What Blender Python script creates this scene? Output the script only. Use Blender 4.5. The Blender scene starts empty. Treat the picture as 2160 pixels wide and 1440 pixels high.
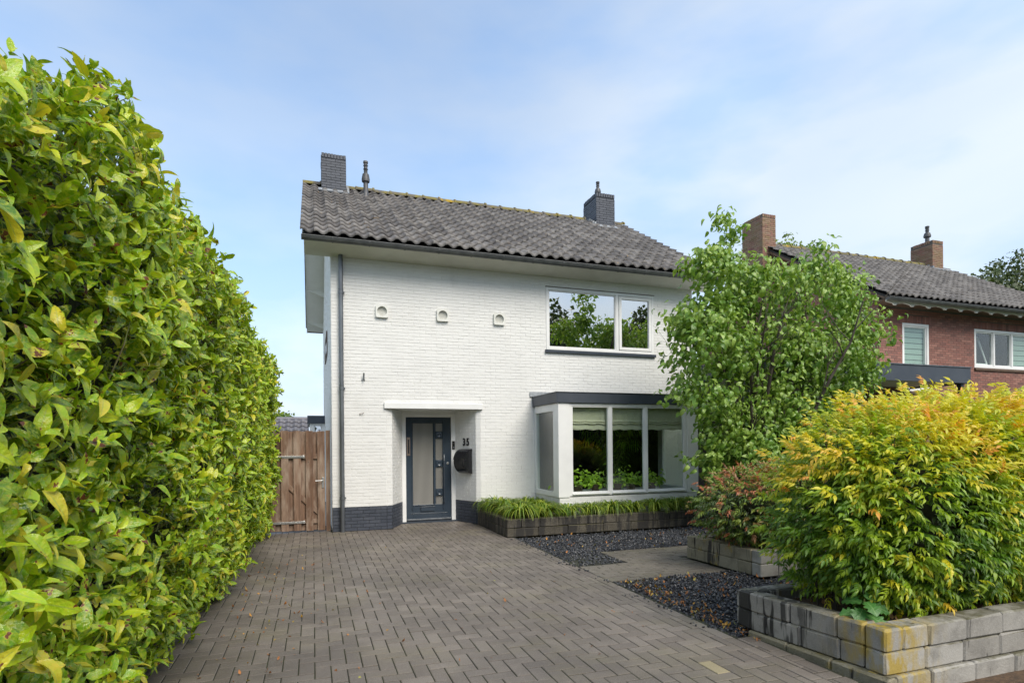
import bpy, math, random
import numpy as np
from mathutils import Vector, Matrix
rnd = random.Random(7)
rng = np.random.default_rng(7)
R = math.radians
sc = bpy.context.scene
COL = sc.collection

# ------------------------------------------------------------------ camera
F_PX, W_PX, H_PX = 1212.0, 2160.0, 1440.0
YAW = math.atan(420 / 1212.0)
CAM = Vector((0, 0, 1.55))
cd = bpy.data.cameras.new("camera")
cam = bpy.data.objects.new("camera", cd)
COL.objects.link(cam)
sc.camera = cam
cd.sensor_width = 36.0
cd.lens = 36.0 * F_PX / W_PX
cd.shift_y = (938.5 - H_PX / 2) / W_PX
cd.clip_start = 0.05
cd.clip_end = 2000
cam.matrix_world = Matrix.Translation(CAM) @ Matrix.Rotation(-YAW, 4, 'Z') @ Matrix.Rotation(R(90), 4, 'X') @ Matrix.Rotation(-0.0084, 4, 'Z')

# ------------------------------------------------------------------ light
SUN_EL, SUN_AZ = 46.0, 163.0      # azimuth clockwise from +Y
sun_d = bpy.data.lights.new("sun", 'SUN')
sun_d.energy = 2.7
sun_d.angle = R(35)
sun_d.color = (1.0, 0.92, 0.80)
sun = bpy.data.objects.new("sun", sun_d)
COL.objects.link(sun)
sv = Vector((math.sin(R(SUN_AZ)) * math.cos(R(SUN_EL)), math.cos(R(SUN_AZ)) * math.cos(R(SUN_EL)), math.sin(R(SUN_EL))))
sun.rotation_euler = (-sv).to_track_quat('-Z', 'Y').to_euler()
sun.location = (0, -5, 30)

world = bpy.data.worlds.new("World")
sc.world = world
world.use_nodes = True
wn, wl = world.node_tree.nodes, world.node_tree.links
wn.clear()
wout = wn.new("ShaderNodeOutputWorld")
sky = wn.new("ShaderNodeTexSky")
sky.sky_type = 'NISHITA'
sky.sun_disc = False
sky.sun_elevation = R(SUN_EL)
sky.sun_rotation = R(SUN_AZ)
sky.ozone_density = 4.5
sky.air_density = 1.4
sky.dust_density = 0.6
bg_sky = wn.new("ShaderNodeBackground"); bg_sky.inputs[1].default_value = 0.15
wl.new(sky.outputs[0], bg_sky.inputs[0])
bg_cl = wn.new("ShaderNodeBackground"); bg_cl.inputs[1].default_value = 1.0
tc = wn.new("ShaderNodeTexCoord")
mp = wn.new("ShaderNodeMapping"); mp.inputs['Scale'].default_value = (1.0, 1.0, 2.6)
mp.inputs['Location'].default_value = (0.35, 0.1, 0.2)
wl.new(tc.outputs['Generated'], mp.inputs[0])
n1 = wn.new("ShaderNodeTexNoise"); n1.inputs['Scale'].default_value = 1.5; n1.inputs['Detail'].default_value = 5; n1.inputs['Roughness'].default_value = 0.45; n1.inputs['Distortion'].default_value = 0.35
wl.new(mp.outputs[0], n1.inputs['Vector'])
rp = wn.new("ShaderNodeValToRGB"); rp.color_ramp.elements[0].position = 0.34; rp.color_ramp.elements[0].color = (.66, .66, .66, 1)
rp.color_ramp.elements[1].position = 0.64; rp.color_ramp.elements[1].color = (.97, .97, .97, 1)
wl.new(n1.outputs['Fac'], rp.inputs[0])
# cloud thins overhead, closes towards the horizon
sep = wn.new("ShaderNodeSeparateXYZ"); wl.new(tc.outputs['Generated'], sep.inputs[0])
mr = wn.new("ShaderNodeMapRange"); mr.inputs['From Min'].default_value = 0.02; mr.inputs['From Max'].default_value = 0.80
mr.inputs['To Min'].default_value = 1.0; mr.inputs['To Max'].default_value = 0.0
wl.new(sep.outputs['Z'], mr.inputs['Value'])
mx = wn.new("ShaderNodeMath"); mx.operation = 'MAXIMUM'
wl.new(mr.outputs[0], mx.inputs[0]); wl.new(rp.outputs[0], mx.inputs[1])
# the cloud sheet has a clearer gap up on the left of the house
dt = wn.new("ShaderNodeVectorMath"); dt.operation = 'DOT_PRODUCT'; dt.inputs[1].default_value = (-0.02, 0.80, 0.60)
nrmv = wn.new("ShaderNodeVectorMath"); nrmv.operation = 'NORMALIZE'; wl.new(tc.outputs['Generated'], nrmv.inputs[0]); wl.new(nrmv.outputs[0], dt.inputs[0])
gap = wn.new("ShaderNodeMapRange"); gap.interpolation_type = 'SMOOTHSTEP'; gap.inputs['From Min'].default_value = .80; gap.inputs['From Max'].default_value = 1.0
gap.inputs['To Min'].default_value = 1.0; gap.inputs['To Max'].default_value = 0.42
wl.new(dt.outputs['Value'], gap.inputs['Value'])
gm = wn.new("ShaderNodeMath"); gm.operation = 'MULTIPLY'; wl.new(mx.outputs[0], gm.inputs[0]); wl.new(gap.outputs[0], gm.inputs[1]); mx = gm
n2 = wn.new("ShaderNodeTexNoise"); n2.inputs['Scale'].default_value = 3.2; n2.inputs['Detail'].default_value = 5; n2.inputs['Roughness'].default_value = 0.5
wl.new(mp.outputs[0], n2.inputs['Vector'])
cr = wn.new("ShaderNodeValToRGB")
cr.color_ramp.elements[0].position = 0.36; cr.color_ramp.elements[0].color = (0.42, 0.56, 0.78, 1)
cr.color_ramp.elements[1].position = 0.60; cr.color_ramp.elements[1].color = (0.62, 0.68, 0.74, 1)
wl.new(n2.outputs['Fac'], cr.inputs[0]); wl.new(cr.outputs[0], bg_cl.inputs[0])
ms = wn.new("ShaderNodeMixShader")
wl.new(mx.outputs[0], ms.inputs[0]); wl.new(bg_sky.outputs[0], ms.inputs[1]); wl.new(bg_cl.outputs[0], ms.inputs[2])
wl.new(ms.outputs[0], wout.inputs[0])

sc.view_settings.view_transform = 'Standard'
sc.view_settings.look = 'None'
sc.view_settings.exposure = 0.56
sc.view_settings.gamma = 1
sc.view_settings.use_curve_mapping = False

# ------------------------------------------------------------------ materials
def new_mat(name):
    m = bpy.data.materials.new(name); m.use_nodes = True
    nt = m.node_tree
    return m, nt, nt.nodes, nt.links, nt.nodes["Principled BSDF"]

def rand_node(nt):
    """one random number per loose piece, joined or single"""
    g = nt.nodes.new("ShaderNodeNewGeometry"); oi = nt.nodes.new("ShaderNodeObjectInfo")
    a = nt.nodes.new("ShaderNodeMath"); a.operation = 'ADD'
    b = nt.nodes.new("ShaderNodeMath"); b.operation = 'FRACT'
    nt.links.new(g.outputs['Random Per Island'], a.inputs[0]); nt.links.new(oi.outputs['Random'], a.inputs[1])
    nt.links.new(a.outputs[0], b.inputs[0])
    return b.outputs[0]

def pos_noise(nt, scale, detail=4, rough=0.55, stretch=(1, 1, 1), obj=False):
    if obj:
        t = nt.nodes.new("ShaderNodeTexCoord"); src = t.outputs['Object']
    else:
        t = nt.nodes.new("ShaderNodeNewGeometry"); src = t.outputs['Position']
    m = nt.nodes.new("ShaderNodeMapping"); m.inputs['Scale'].default_value = stretch
    nt.links.new(src, m.inputs[0])
    n = nt.nodes.new("ShaderNodeTexNoise"); n.inputs['Scale'].default_value = scale
    n.inputs['Detail'].default_value = detail; n.inputs['Roughness'].default_value = rough
    nt.links.new(m.outputs[0], n.inputs['Vector'])
    return n.outputs['Fac']

def ramp(nt, fac, stops):
    r = nt.nodes.new("ShaderNodeValToRGB")
    e = r.color_ramp.elements
    while len(e) < len(stops): e.new(0.5)
    for i, (p, c) in enumerate(stops):
        e[i].position = p; e[i].color = (c[0], c[1], c[2], 1) if hasattr(c, '__len__') else (c, c, c, 1)
    nt.links.new(fac, r.inputs[0])
    return r.outputs[0]

def mixc(nt, fac, a, b, mode='MIX'):
    m = nt.nodes.new("ShaderNodeMix"); m.data_type = 'RGBA'; m.blend_type = mode
    for v, k in ((fac, 0), (a, 6), (b, 7)):
        if hasattr(v, 'is_output') or isinstance(v, bpy.types.NodeSocket): nt.links.new(v, m.inputs[k])
        elif k == 0: m.inputs[0].default_value = v
        else: m.inputs[k].default_value = (v[0], v[1], v[2], 1)
    return m.outputs[2]

def math_n(nt, op, a, b=0.0):
    m = nt.nodes.new("ShaderNodeMath"); m.operation = op
    for v, k in ((a, 0), (b, 1)):
        if isinstance(v, bpy.types.NodeSocket): nt.links.new(v, m.inputs[k])
        else: m.inputs[k].default_value = v
    return m.outputs[0]

def bump(nt, bsdf, fac, strength, dist):
    b = nt.nodes.new("ShaderNodeBump"); b.inputs['Strength'].default_value = strength; b.inputs['Distance'].default_value = dist
    nt.links.new(fac, b.inputs['Height']); nt.links.new(b.outputs[0], bsdf.inputs['Normal'])

def simple(name, c1, c2=None, scale=6, rough=0.6, bmp=0.0, bscale=60, metal=0.0, spread=0.0, stretch=(1, 1, 1), rough_var=0.0):
    m, nt, N, L, P = new_mat(name)
    c2 = c2 or tuple(c * 0.8 for c in c1)
    col = mixc(nt, ramp(nt, pos_noise(nt, scale, stretch=stretch), [(0.35, 0), (0.65, 1)]), c1, c2)
    if spread:
        r = rand_node(nt)
        v = math_n(nt, 'MULTIPLY_ADD', r, spread)
        v.node.inputs[2].default_value = 1 - spread / 2
        mm = N.new("ShaderNodeMix"); mm.data_type = 'RGBA'; mm.blend_type = 'MULTIPLY'; mm.inputs[0].default_value = 1
        L.new(col, mm.inputs[6]); cmb = N.new("ShaderNodeCombineColor")
        for k in range(3): L.new(v, cmb.inputs[k])
        L.new(cmb.outputs[0], mm.inputs[7]); col = mm.outputs[2]
    L.new(col, P.inputs['Base Color'])
    P.inputs['Roughness'].default_value = rough; P.inputs['Metallic'].default_value = metal
    if bmp: bump(nt, P, pos_noise(nt, bscale, 5, stretch=stretch), 0.6, bmp)
    return m

M = {}
M['white_paint'] = simple('white_paint', (.80, .80, .79), (.74, .74, .73), 3, .35)
M['white_plaster'] = simple('white_plaster', (.74, .74, .70), (.68, .68, .63), 2.5, .7, .001, 40)
M['soffit'] = simple('soffit_paint', (.60, .59, .53), (.53, .52, .46), 3, .6, .001, 30)
M['dark_paint'] = simple('dark_grey_paint', (.034, .045, .062), (.045, .057, .075), 5, .38)
M['door_paint'] = simple('door_paint', (.030, .045, .065), (.040, .055, .075), 4, .22)
M['fascia'] = simple('fascia_board', (.038, .048, .066), (.052, .062, .080), 3, .5, .0006, 200)
M['black'] = simple('black_enamel', (.010, .010, .012), (.016, .016, .018), 5, .22)
M['black_matt'] = simple('black_matt', (.012, .012, .016), None, 5, .5)
M['zinc'] = simple('zinc', (.20, .215, .23), (.13, .14, .155), 8, .42, 0, metal=.6, stretch=(1, 1, .3))
M['gutter'] = simple('gutter_zinc', (.075, .08, .083), (.12, .125, .125), 6, .5, metal=.3)
M['lead'] = simple('lead_flashing', (.36, .38, .40), (.24, .26, .28), 18, .5, .002, 30)
M['steel'] = simple('steel', (.55, .55, .54), (.42, .42, .42), 20, .35, metal=.8)
M['soil'] = simple('soil', (.055, .035, .022), (.11, .065, .035), 30, .95, .01, 60)
M['joint'] = simple('paver_joint', (.014, .013, .010), (.026, .030, .010), 3, .95, .004, 80)
M['asphalt'] = simple('street_ground', (.07, .07, .07), (.10, .095, .085), 2, .9, .004, 60)
M['grass_ground'] = simple('grass_ground', (.05, .09, .02), (.08, .11, .03), 1, .95, .02, 20)
M['bark'] = simple('bark', (.045, .034, .026), (.085, .07, .055), 14, .9, .006, 40, stretch=(1, 1, .3))
M['green_stem'] = simple('green_stem', (.14, .19, .035), (.12, .10, .04), 9, .6)
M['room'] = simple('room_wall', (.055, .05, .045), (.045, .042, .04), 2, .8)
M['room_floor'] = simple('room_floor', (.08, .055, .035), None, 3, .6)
M['linen'] = simple('linen_blind', (.54, .52, .40), (.48, .46, .35), 60, .85, .0015, 260)
M['blind_green'] = simple('roller_fabric', (.36, .47, .42), (.32, .42, .38), 30, .8)
M['blind_dark'] = simple('blind_gap', (.10, .14, .13), None, 30, .8)
M['pot'] = simple('pot_glaze', (.02, .05, .05), None, 8, .3)
M['terracotta'] = simple('pot_brown', (.07, .045, .028), None, 8, .5)
M['brownwood'] = simple('brown_window_frame', (.13, .08, .05), (.09, .055, .035), 12, .6)

def wall_white(name, base):
    m, nt, N, L, P = new_mat(name)
    r = rand_node(nt)
    big = pos_noise(nt, 1.1, 5)
    st = pos_noise(nt, 3.2, 6, .65, (1, 1, .35))
    a = mixc(nt, ramp(nt, big, [(.35, 0), (.7, 1)]), base, tuple(c * .93 for c in base))
    a = mixc(nt, math_n(nt, 'MULTIPLY', r, .22), a, tuple(c * .78 for c in base))
    a = mixc(nt, math_n(nt, 'MULTIPLY', ramp(nt, st, [(.56, 0), (.78, 1)]), .30), a, (.47, .46, .41))
    chip = pos_noise(nt, 26, 3, .6)
    a = mixc(nt, math_n(nt, 'MULTIPLY', ramp(nt, chip, [(.74, 0), (.77, 1)]), .6), a, (.22, .20, .18))
    L.new(a, P.inputs['Base Color']); P.inputs['Roughness'].default_value = .55
    bump(nt, P, pos_noise(nt, 45, 5, .6), .5, .004)
    return m
M['white_brick'] = wall_white('white_painted_brick', (.765, .76, .74))
M['white_mortar'] = simple('white_painted_mortar', (.76, .755, .735), (.66, .655, .635), 7, .8, .003, 60)

def dark_brick():
    m, nt, N, L, P = new_mat('dark_painted_brick')
    r = rand_node(nt)
    a = mixc(nt, r, (.040, .048, .066), (.058, .066, .088))
    a = mixc(nt, ramp(nt, pos_noise(nt, 9, 5), [(.5, 0), (.8, .5)]), a, (.09, .10, .12))
    L.new(a, P.inputs['Base Color']); P.inputs['Roughness'].default_value = .5
    bump(nt, P, pos_noise(nt, 40, 5, .6), .6, .005)
    return m
M['dark_brick'] = dark_brick()
M['dark_mortar'] = simple('dark_painted_mortar', (.022, .027, .038), None, 8, .7)

def red_brick(name, moss=0.0):
    m, nt, N, L, P = new_mat(name)
    r = rand_node(nt)
    a = ramp(nt, r, [(0, (.17, .075, .062)), (.3, (.28, .115, .090)), (.6, (.22, .090, .072)), (.85, (.33, .155, .12)), (1, (.15, .07, .06))])
    a = mixc(nt, ramp(nt, pos_noise(nt, 20, 4), [(.45, 0), (.8, .5)]), a, (.27, .17, .14))
    if moss:
        a = mixc(nt, ramp(nt, pos_noise(nt, 3.5, 5, .65), [(.40, 0), (.60, moss)]), a, (.19, .155, .06))
        a = mixc(nt, math_n(nt, 'MULTIPLY', r, .75), a, (.27, .19, .13))
    L.new(a, P.inputs['Base Color']); P.inputs['Roughness'].default_value = .8
    bump(nt, P, pos_noise(nt, 50, 5, .6), .5, .003)
    return m
M['red_brick'] = red_brick('red_brick')
M['mossy_brick'] = red_brick('mossy_brick', .75)
M['grey_mortar'] = simple('grey_mortar', (.13, .115, .10), (.10, .09, .08), 6, .9)

def roof_mat():
    m, nt, N, L, P = new_mat('concrete_roof_tile')
    r = rand_node(nt)
    a = ramp(nt, r, [(0, (.075, .070, .070)), (.5, (.130, .122, .120)), (1, (.21, .198, .19))])
    a = mixc(nt, ramp(nt, pos_noise(nt, 2.2, 5, .6), [(.42, 0), (.7, .6)]), a, (.15, .135, .125))
    a = mixc(nt, ramp(nt, pos_noise(nt, 16, 5, .7), [(.56, 0), (.66, .8)]), a, (.05, .047, .045))
    a = mixc(nt, ramp(nt, pos_noise(nt, 38, 4, .7), [(.60, 0), (.70, .6)]), a, (.36, .34, .31))
    lich = math_n(nt, 'MULTIPLY', ramp(nt, pos_noise(nt, 9, 4, .7), [(.66, 0), (.70, 1)]), ramp(nt, pos_noise(nt, .9, 3), [(.42, 0), (.6, 1)]))
    a = mixc(nt, lich, a, (.26, .15, .035))
    L.new(a, P.inputs['Base Color']); P.inputs['Roughness'].default_value = .62
    bump(nt, P, pos_noise(nt, 70, 4), .4, .003)
    return m
M['roof_tile'] = roof_mat()
def ridge_mat():
    m, nt, N, L, P = new_mat('mossy_ridge_tile')
    a = mixc(nt, ramp(nt, pos_noise(nt, 5, 5, .65), [(.42, 0), (.58, 1)]), (.12, .11, .10), (.20, .17, .045))
    a = mixc(nt, ramp(nt, pos_noise(nt, 3, 5, .65), [(.58, 0), (.64, 1)]), a, (.36, .24, .02))
    L.new(a, P.inputs['Base Color']); P.inputs['Roughness'].default_value = .85
    bump(nt, P, pos_noise(nt, 60, 4), .5, .004)
    return m
M['ridge'] = ridge_mat()
M['roof_under'] = simple('roof_battens', (.03, .028, .026), None, 4, .9)
M['anthracite_tile'] = simple('anthracite_tile', (.12, .115, .13), (.15, .145, .16), 5, .5, spread=.2)

def paver_mat(name, ca, cb, rough=.62):
    m, nt, N, L, P = new_mat(name)
    r = rand_node(nt)
    a = mixc(nt, r, ca, cb)
    a = mixc(nt, ramp(nt, pos_noise(nt, .85, 6, .65), [(.42, 0), (.62, .75)]), a, tuple(c * .62 for c in ca))
    a = mixc(nt, ramp(nt, pos_noise(nt, 1.3, 5, .65), [(.50, 0), (.72, .38)]), a, (.17, .15, .07))
    a = mixc(nt, ramp(nt, pos_noise(nt, 330, 2, .6), [(.56, 0), (.68, .55)]), a, (.44, .42, .40))
    a = mixc(nt, ramp(nt, pos_noise(nt, 210, 2, .6), [(.36, .5), (.46, 0)]), a, (.055, .05, .048))
    a = mixc(nt, ramp(nt, pos_noise(nt, 2.7, 3, .5), [(.735, 0), (.76, .7)]), a, (.42, .42, .40))
    L.new(a, P.inputs['Base Color'])
    L.new(ramp(nt, pos_noise(nt, .7, 4), [(.35, rough - .2), (.65, rough + .1)]), P.inputs['Roughness'])
    bump(nt, P, pos_noise(nt, 260, 3), .5, .0015)
    return m
M['paver'] = paver_mat('driveway_paver', (.125, .103, .084), (.195, .165, .137))
M['paver_dark'] = paver_mat('path_paver', (.110, .094, .072), (.150, .130, .104), .5)
M['paver_yellow'] = paver_mat('sand_paver', (.34, .28, .16), (.36, .30, .18))

def block_mat(name, base, base2, stain, moss, yellow):
    m, nt, N, L, P = new_mat(name)
    r = rand_node(nt)
    a = mixc(nt, r, base, base2)
    a = mixc(nt, ramp(nt, pos_noise(nt, 120, 3, .6), [(.55, 0), (.7, .4)]), a, (.5, .48, .43))
    a = mixc(nt, ramp(nt, pos_noise(nt, 6, 5, .65), [(.48, 0), (.7, .55)]), a, tuple(c * .45 for c in base))
    drip = pos_noise(nt, 9, 4, .6, (1, 1, .10))
    a = mixc(nt, ramp(nt, drip, [(1 - stain, 0), (1.04 - stain, .9)]), a, (.022, .020, .018))
    lic = pos_noise(nt, 4.2, 6, .7, (1, 1, .6))
    a = mixc(nt, ramp(nt, lic, [(1 - yellow, 0), (1.08 - yellow, .8)]), a, (.30, .22, .035))
    # moss grows on what faces up
    g = N.new("ShaderNodeNewGeometry"); s = N.new("ShaderNodeSeparateXYZ"); L.new(g.outputs['Normal'], s.inputs[0])
    up = math_n(nt, 'MULTIPLY', ramp(nt, s.outputs['Z'], [(.5, 0), (.8, 1)]), ramp(nt, pos_noise(nt, 5, 5, .7), [(.40, .15), (.58, moss)]))
    a = mixc(nt, up, a, (.075, .068, .025))
    L.new(a, P.inputs['Base Color']); P.inputs['Roughness'].default_value = .75
    bump(nt, P, pos_noise(nt, 60, 6, .65), .7, .006)
    return m
M['block'] = block_mat('concrete_block', (.24, .225, .195), (.36, .345, .31), .42, .85, .39)
M['block_mid'] = block_mat('mossy_concrete_block', (.21, .185, .12), (.29, .26, .19), .40, .7, .42)
M['block_wet'] = block_mat('wet_dark_block', (.045, .038, .026), (.075, .064, .045), .50, .85, .30)

def corner_lichen(m, cx, cy, rad, x2, y2, rad2):
    """lichen crust on the planter corner, algae runs near its far end"""
    nt = m.node_tree; P = nt.nodes["Principled BSDF"]; src = P.inputs['Base Color'].links[0].from_socket
    g = nt.nodes.new("ShaderNodeNewGeometry"); s = nt.nodes.new("ShaderNodeSeparateXYZ"); nt.links.new(g.outputs['Position'], s.inputs[0])
    def near(cx, cy, rad):
        dx = math_n(nt, 'SUBTRACT', s.outputs['X'], cx); dy = math_n(nt, 'SUBTRACT', s.outputs['Y'], cy)
        d = math_n(nt, 'SQRT', math_n(nt, 'ADD', math_n(nt, 'MULTIPLY', dx, dx), math_n(nt, 'MULTIPLY', dy, dy)))
        return ramp(nt, math_n(nt, 'DIVIDE', d, rad), [(.25, 1), (1, 0)])
    f = math_n(nt, 'MULTIPLY', near(cx, cy, rad), ramp(nt, pos_noise(nt, 11, 5, .65, (1, 1, .35)), [(.42, 0), (.58, .85)]))
    a = mixc(nt, f, src, (.36, .25, .02))
    f2 = math_n(nt, 'MULTIPLY', near(x2, y2, rad2), ramp(nt, pos_noise(nt, 13, 3, .5, (1, 1, .14)), [(.48, 0), (.53, .93)]))
    a = mixc(nt, f2, a, (.018, .017, .015))
    nt.links.new(a, P.inputs['Base Color'])
    return m
M['block_front'] = corner_lichen(block_mat('front_planter_block', (.255, .24, .215), (.38, .365, .335), .38, .85, .34), 3.52, 2.70, .52, 3.34, 3.70, .75)
def gravel_mat():
    m, nt, N, L, P = new_mat('basalt_chips')
    r = rand_node(nt)
    a = ramp(nt, r, [(0, (.018, .019, .022)), (.7, (.045, .048, .056)), (.93, (.075, .078, .085)), (1, (.14, .13, .12))])
    L.new(a, P.inputs['Base Color']); P.inputs['Roughness'].default_value = .42
    return m
M['gravel'] = gravel_mat()
M['gravel_bed'] = simple('gravel_bed', (.014, .014, .016), (.03, .028, .028), 40, .9, .02, 50)

def wood_mat():
    m, nt, N, L, P = new_mat('weathered_wood')
    r = rand_node(nt)
    a = mixc(nt, r, (.155, .085, .050), (.235, .145, .095))
    grain = pos_noise(nt, 34, 6, .7, (1, 1, .05))
    a = mixc(nt, ramp(nt, grain, [(.42, 0), (.62, .75)]), a, (.085, .045, .028))
    a = mixc(nt, ramp(nt, pos_noise(nt, 6, 5, .6, (1, 1, .25)), [(.46, 0), (.64, .75)]), a, (.36, .28, .215))
    knot = N.new("ShaderNodeTexVoronoi"); knot.inputs['Scale'].default_value = 5.5
    g = N.new("ShaderNodeNewGeometry"); mpn = N.new("ShaderNodeMapping"); mpn.inputs['Scale'].default_value = (1, 1, .55); L.new(g.outputs['Position'], mpn.inputs[0]); L.new(mpn.outputs[0], knot.inputs['Vector'])
    a = mixc(nt, ramp(nt, knot.outputs['Distance'], [(.04, 1), (.075, 0)]), a, (.03, .016, .01))
    L.new(a, P.inputs['Base Color']); P.inputs['Roughness'].default_value = .8
    bump(nt, P, grain, .5, .003)
    return m
M['wood'] = wood_mat()

def glass(name, tint=(.93, .97, .95), base=.0, ior=1.5):
    m, nt, N, L, P = new_mat(name)
    N.remove(P)
    out = [n for n in N if n.type == 'OUTPUT_MATERIAL'][0]
    tr = N.new("ShaderNodeBsdfTransparent"); tr.inputs[0].default_value = (*tint, 1)
    gl = N.new("ShaderNodeBsdfGlossy"); gl.inputs['Roughness'].default_value = .0
    lw = N.new("ShaderNodeLayerWeight"); lw.inputs[0].default_value = .5
    f2 = math_n(nt, 'MULTIPLY_ADD', math_n(nt, 'POWER', lw.outputs['Facing'], 4.0), .9); f2.node.inputs[2].default_value = base; f2.node.use_clamp = True
    mxs = N.new("ShaderNodeMixShader"); L.new(f2, mxs.inputs[0]); L.new(tr.outputs[0], mxs.inputs[1]); L.new(gl.outputs[0], mxs.inputs[2])
    L.new(mxs.outputs[0], out.inputs[0])
    return m
M['glass'] = glass('clear_pane', base=.055)
M['glass_coated'] = glass('reflective_pane', (.45, .48, .46), base=.74)

def ribbed():
    m, nt, N, L, P = new_mat('ribbed_door_glass')
    g = N.new("ShaderNodeNewGeometry"); s = N.new("ShaderNodeSeparateXYZ"); L.new(g.outputs['Position'], s.inputs[0])
    w = math_n(nt, 'FRACT', math_n(nt, 'MULTIPLY', s.outputs['X'], 1 / .0225))
    a = ramp(nt, w, [(0, (.045, .045, .045)), (.40, (.06, .06, .055)), (.50, (.40, .39, .36)), (.80, (.44, .43, .40)), (.9, (.06, .06, .06))])
    L.new(a, P.inputs['Base Color']); P.inputs['Roughness'].default_value = .15
    return m
M['ribbed'] = ribbed()

def leaf_mat(name, stops, spot=.0, gloss=.32, transl=.28, mott=None, rib=None, backs=None):
    m, nt, N, L, P = new_mat(name)
    out = [n for n in N if n.type == 'OUTPUT_MATERIAL'][0]
    at = N.new("ShaderNodeAttribute"); at.attribute_name = 'tint'
    a = ramp(nt, at.outputs['Fac'], stops)
    if mott:
        a = mixc(nt, ramp(nt, pos_noise(nt, 55, 4, .6), [(.42, 0), (.66, .75)]), a, mott)
    uv = N.new("ShaderNodeUVMap"); su = N.new("ShaderNodeSeparateXYZ"); L.new(uv.outputs[0], su.inputs[0])
    if rib:
        d = math_n(nt, 'ABSOLUTE', math_n(nt, 'SUBTRACT', su.outputs['X'], .5))
        a = mixc(nt, ramp(nt, d, [(.0, .7), (.07, 0)]), a, rib)
    if spot:
        sp = pos_noise(nt, 17, 4, .6)
        a = mixc(nt, ramp(nt, sp, [(1 - spot - .03, 0), (1 - spot, .8)]), a, (.50, .42, .03))
        a = mixc(nt, ramp(nt, sp, [(1 - spot, 0), (1 - spot + .012, 1)]), a, (.15, .05, .018))
    L.new(a, P.inputs['Base Color'])
    P.inputs['Roughness'].default_value = gloss
    P.inputs['Specular IOR Level'].default_value = .5
    t = N.new("ShaderNodeBsdfTranslucent")
    b = mixc(nt, 1.0, a, (1.25, 1.25, .6), 'MULTIPLY'); L.new(b, t.inputs[0])
    mxs = N.new("ShaderNodeMixShader"); mxs.inputs[0].default_value = transl
    L.new(P.outputs[0], mxs.inputs[1]); L.new(t.outputs[0], mxs.inputs[2]); L.new(mxs.outputs[0], out.inputs[0])
    bump(nt, P, pos_noise(nt, 75, 4), .8, .006)
    return m
M['laurel'] = leaf_mat('laurel_leaf', [(0, (.022, .070, .008)), (.35, (.070, .175, .010)), (.65, (.215, .41, .012)), (.9, (.50, .62, .025)), (1, (.62, .52, .04))], spot=.36, gloss=.20, transl=.24, mott=(.50, .54, .03), rib=(.30, .38, .09))
M['nandina'] = leaf_mat('nandina_leaf', [(0, (.025, .070, .012)), (.3, (.10, .23, .014)), (.52, (.30, .44, .02)), (.74, (.68, .62, .03)), (1, (.82, .38, .06))], gloss=.33, transl=.35, rib=(.40, .42, .14))
M['nandina_red'] = leaf_mat('bronze_nandina_leaf', [(0, (.025, .045, .014)), (.35, (.09, .16, .022)), (.6, (.24, .32, .04)), (.8, (.30, .15, .07)), (1, (.38, .12, .05))], gloss=.38, transl=.3)
M['pear'] = leaf_mat('pear_leaf', [(0, (.05, .12, .020)), (.5, (.17, .32, .036)), (1, (.38, .52, .10))], gloss=.30, transl=.30, mott=(.11, .20, .045))
M['grass_blade'] = leaf_mat('liriope_blade', [(0, (.040, .10, .010)), (.5, (.12, .22, .016)), (1, (.36, .42, .05))], gloss=.4, transl=.3)
M['far_leaf'] = leaf_mat('tree_foliage', [(0, (.018, .036, .010)), (1, (.065, .095, .022))], gloss=.5, transl=.25)
M['light_leaf'] = leaf_mat('light_tree_foliage', [(0, (.08, .14, .02)), (1, (.22, .30, .05))], gloss=.5, transl=.3)
M['house_leaf'] = leaf_mat('houseplant_leaf', [(0, (.08, .20, .02)), (1, (.45, .66, .06))], gloss=.35, transl=.35)
M['weed_leaf'] = leaf_mat('oak_seedling_leaf', [(0, (.04, .13, .025)), (1, (.08, .22, .05))], gloss=.35, transl=.2, rib=(.2, .35, .12))
M['litter'] = leaf_mat('fallen_leaf', [(0, (.20, .08, .025)), (.5, (.42, .16, .035)), (.8, (.50, .30, .05)), (1, (.30, .32, .08))], gloss=.6, transl=.15)
M['needle'] = leaf_mat('dead_twig_litter', [(0, (.24, .11, .05)), (1, (.42, .26, .12))], gloss=.8, transl=.1)

# ------------------------------------------------------------------ object helpers
OFF = {}
def tag(o, label=None, cat=None, group=None, kind=None):
    if label: o['label'] = label
    if cat: o['category'] = cat
    if group: o['group'] = group
    if kind: o['kind'] = kind
    return o
def thing(name, label, cat, loc=(0, 0, 0), group=None):
    o = bpy.data.objects.new(name, None); COL.objects.link(o)
    o.location = loc; o.empty_display_size = .1
    OFF[o] = Vector(loc)
    return tag(o, label, cat, group)
def off(parent):
    return OFF.get(parent, Vector((0, 0, 0))) if parent is not None else Vector((0, 0, 0))

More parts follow.
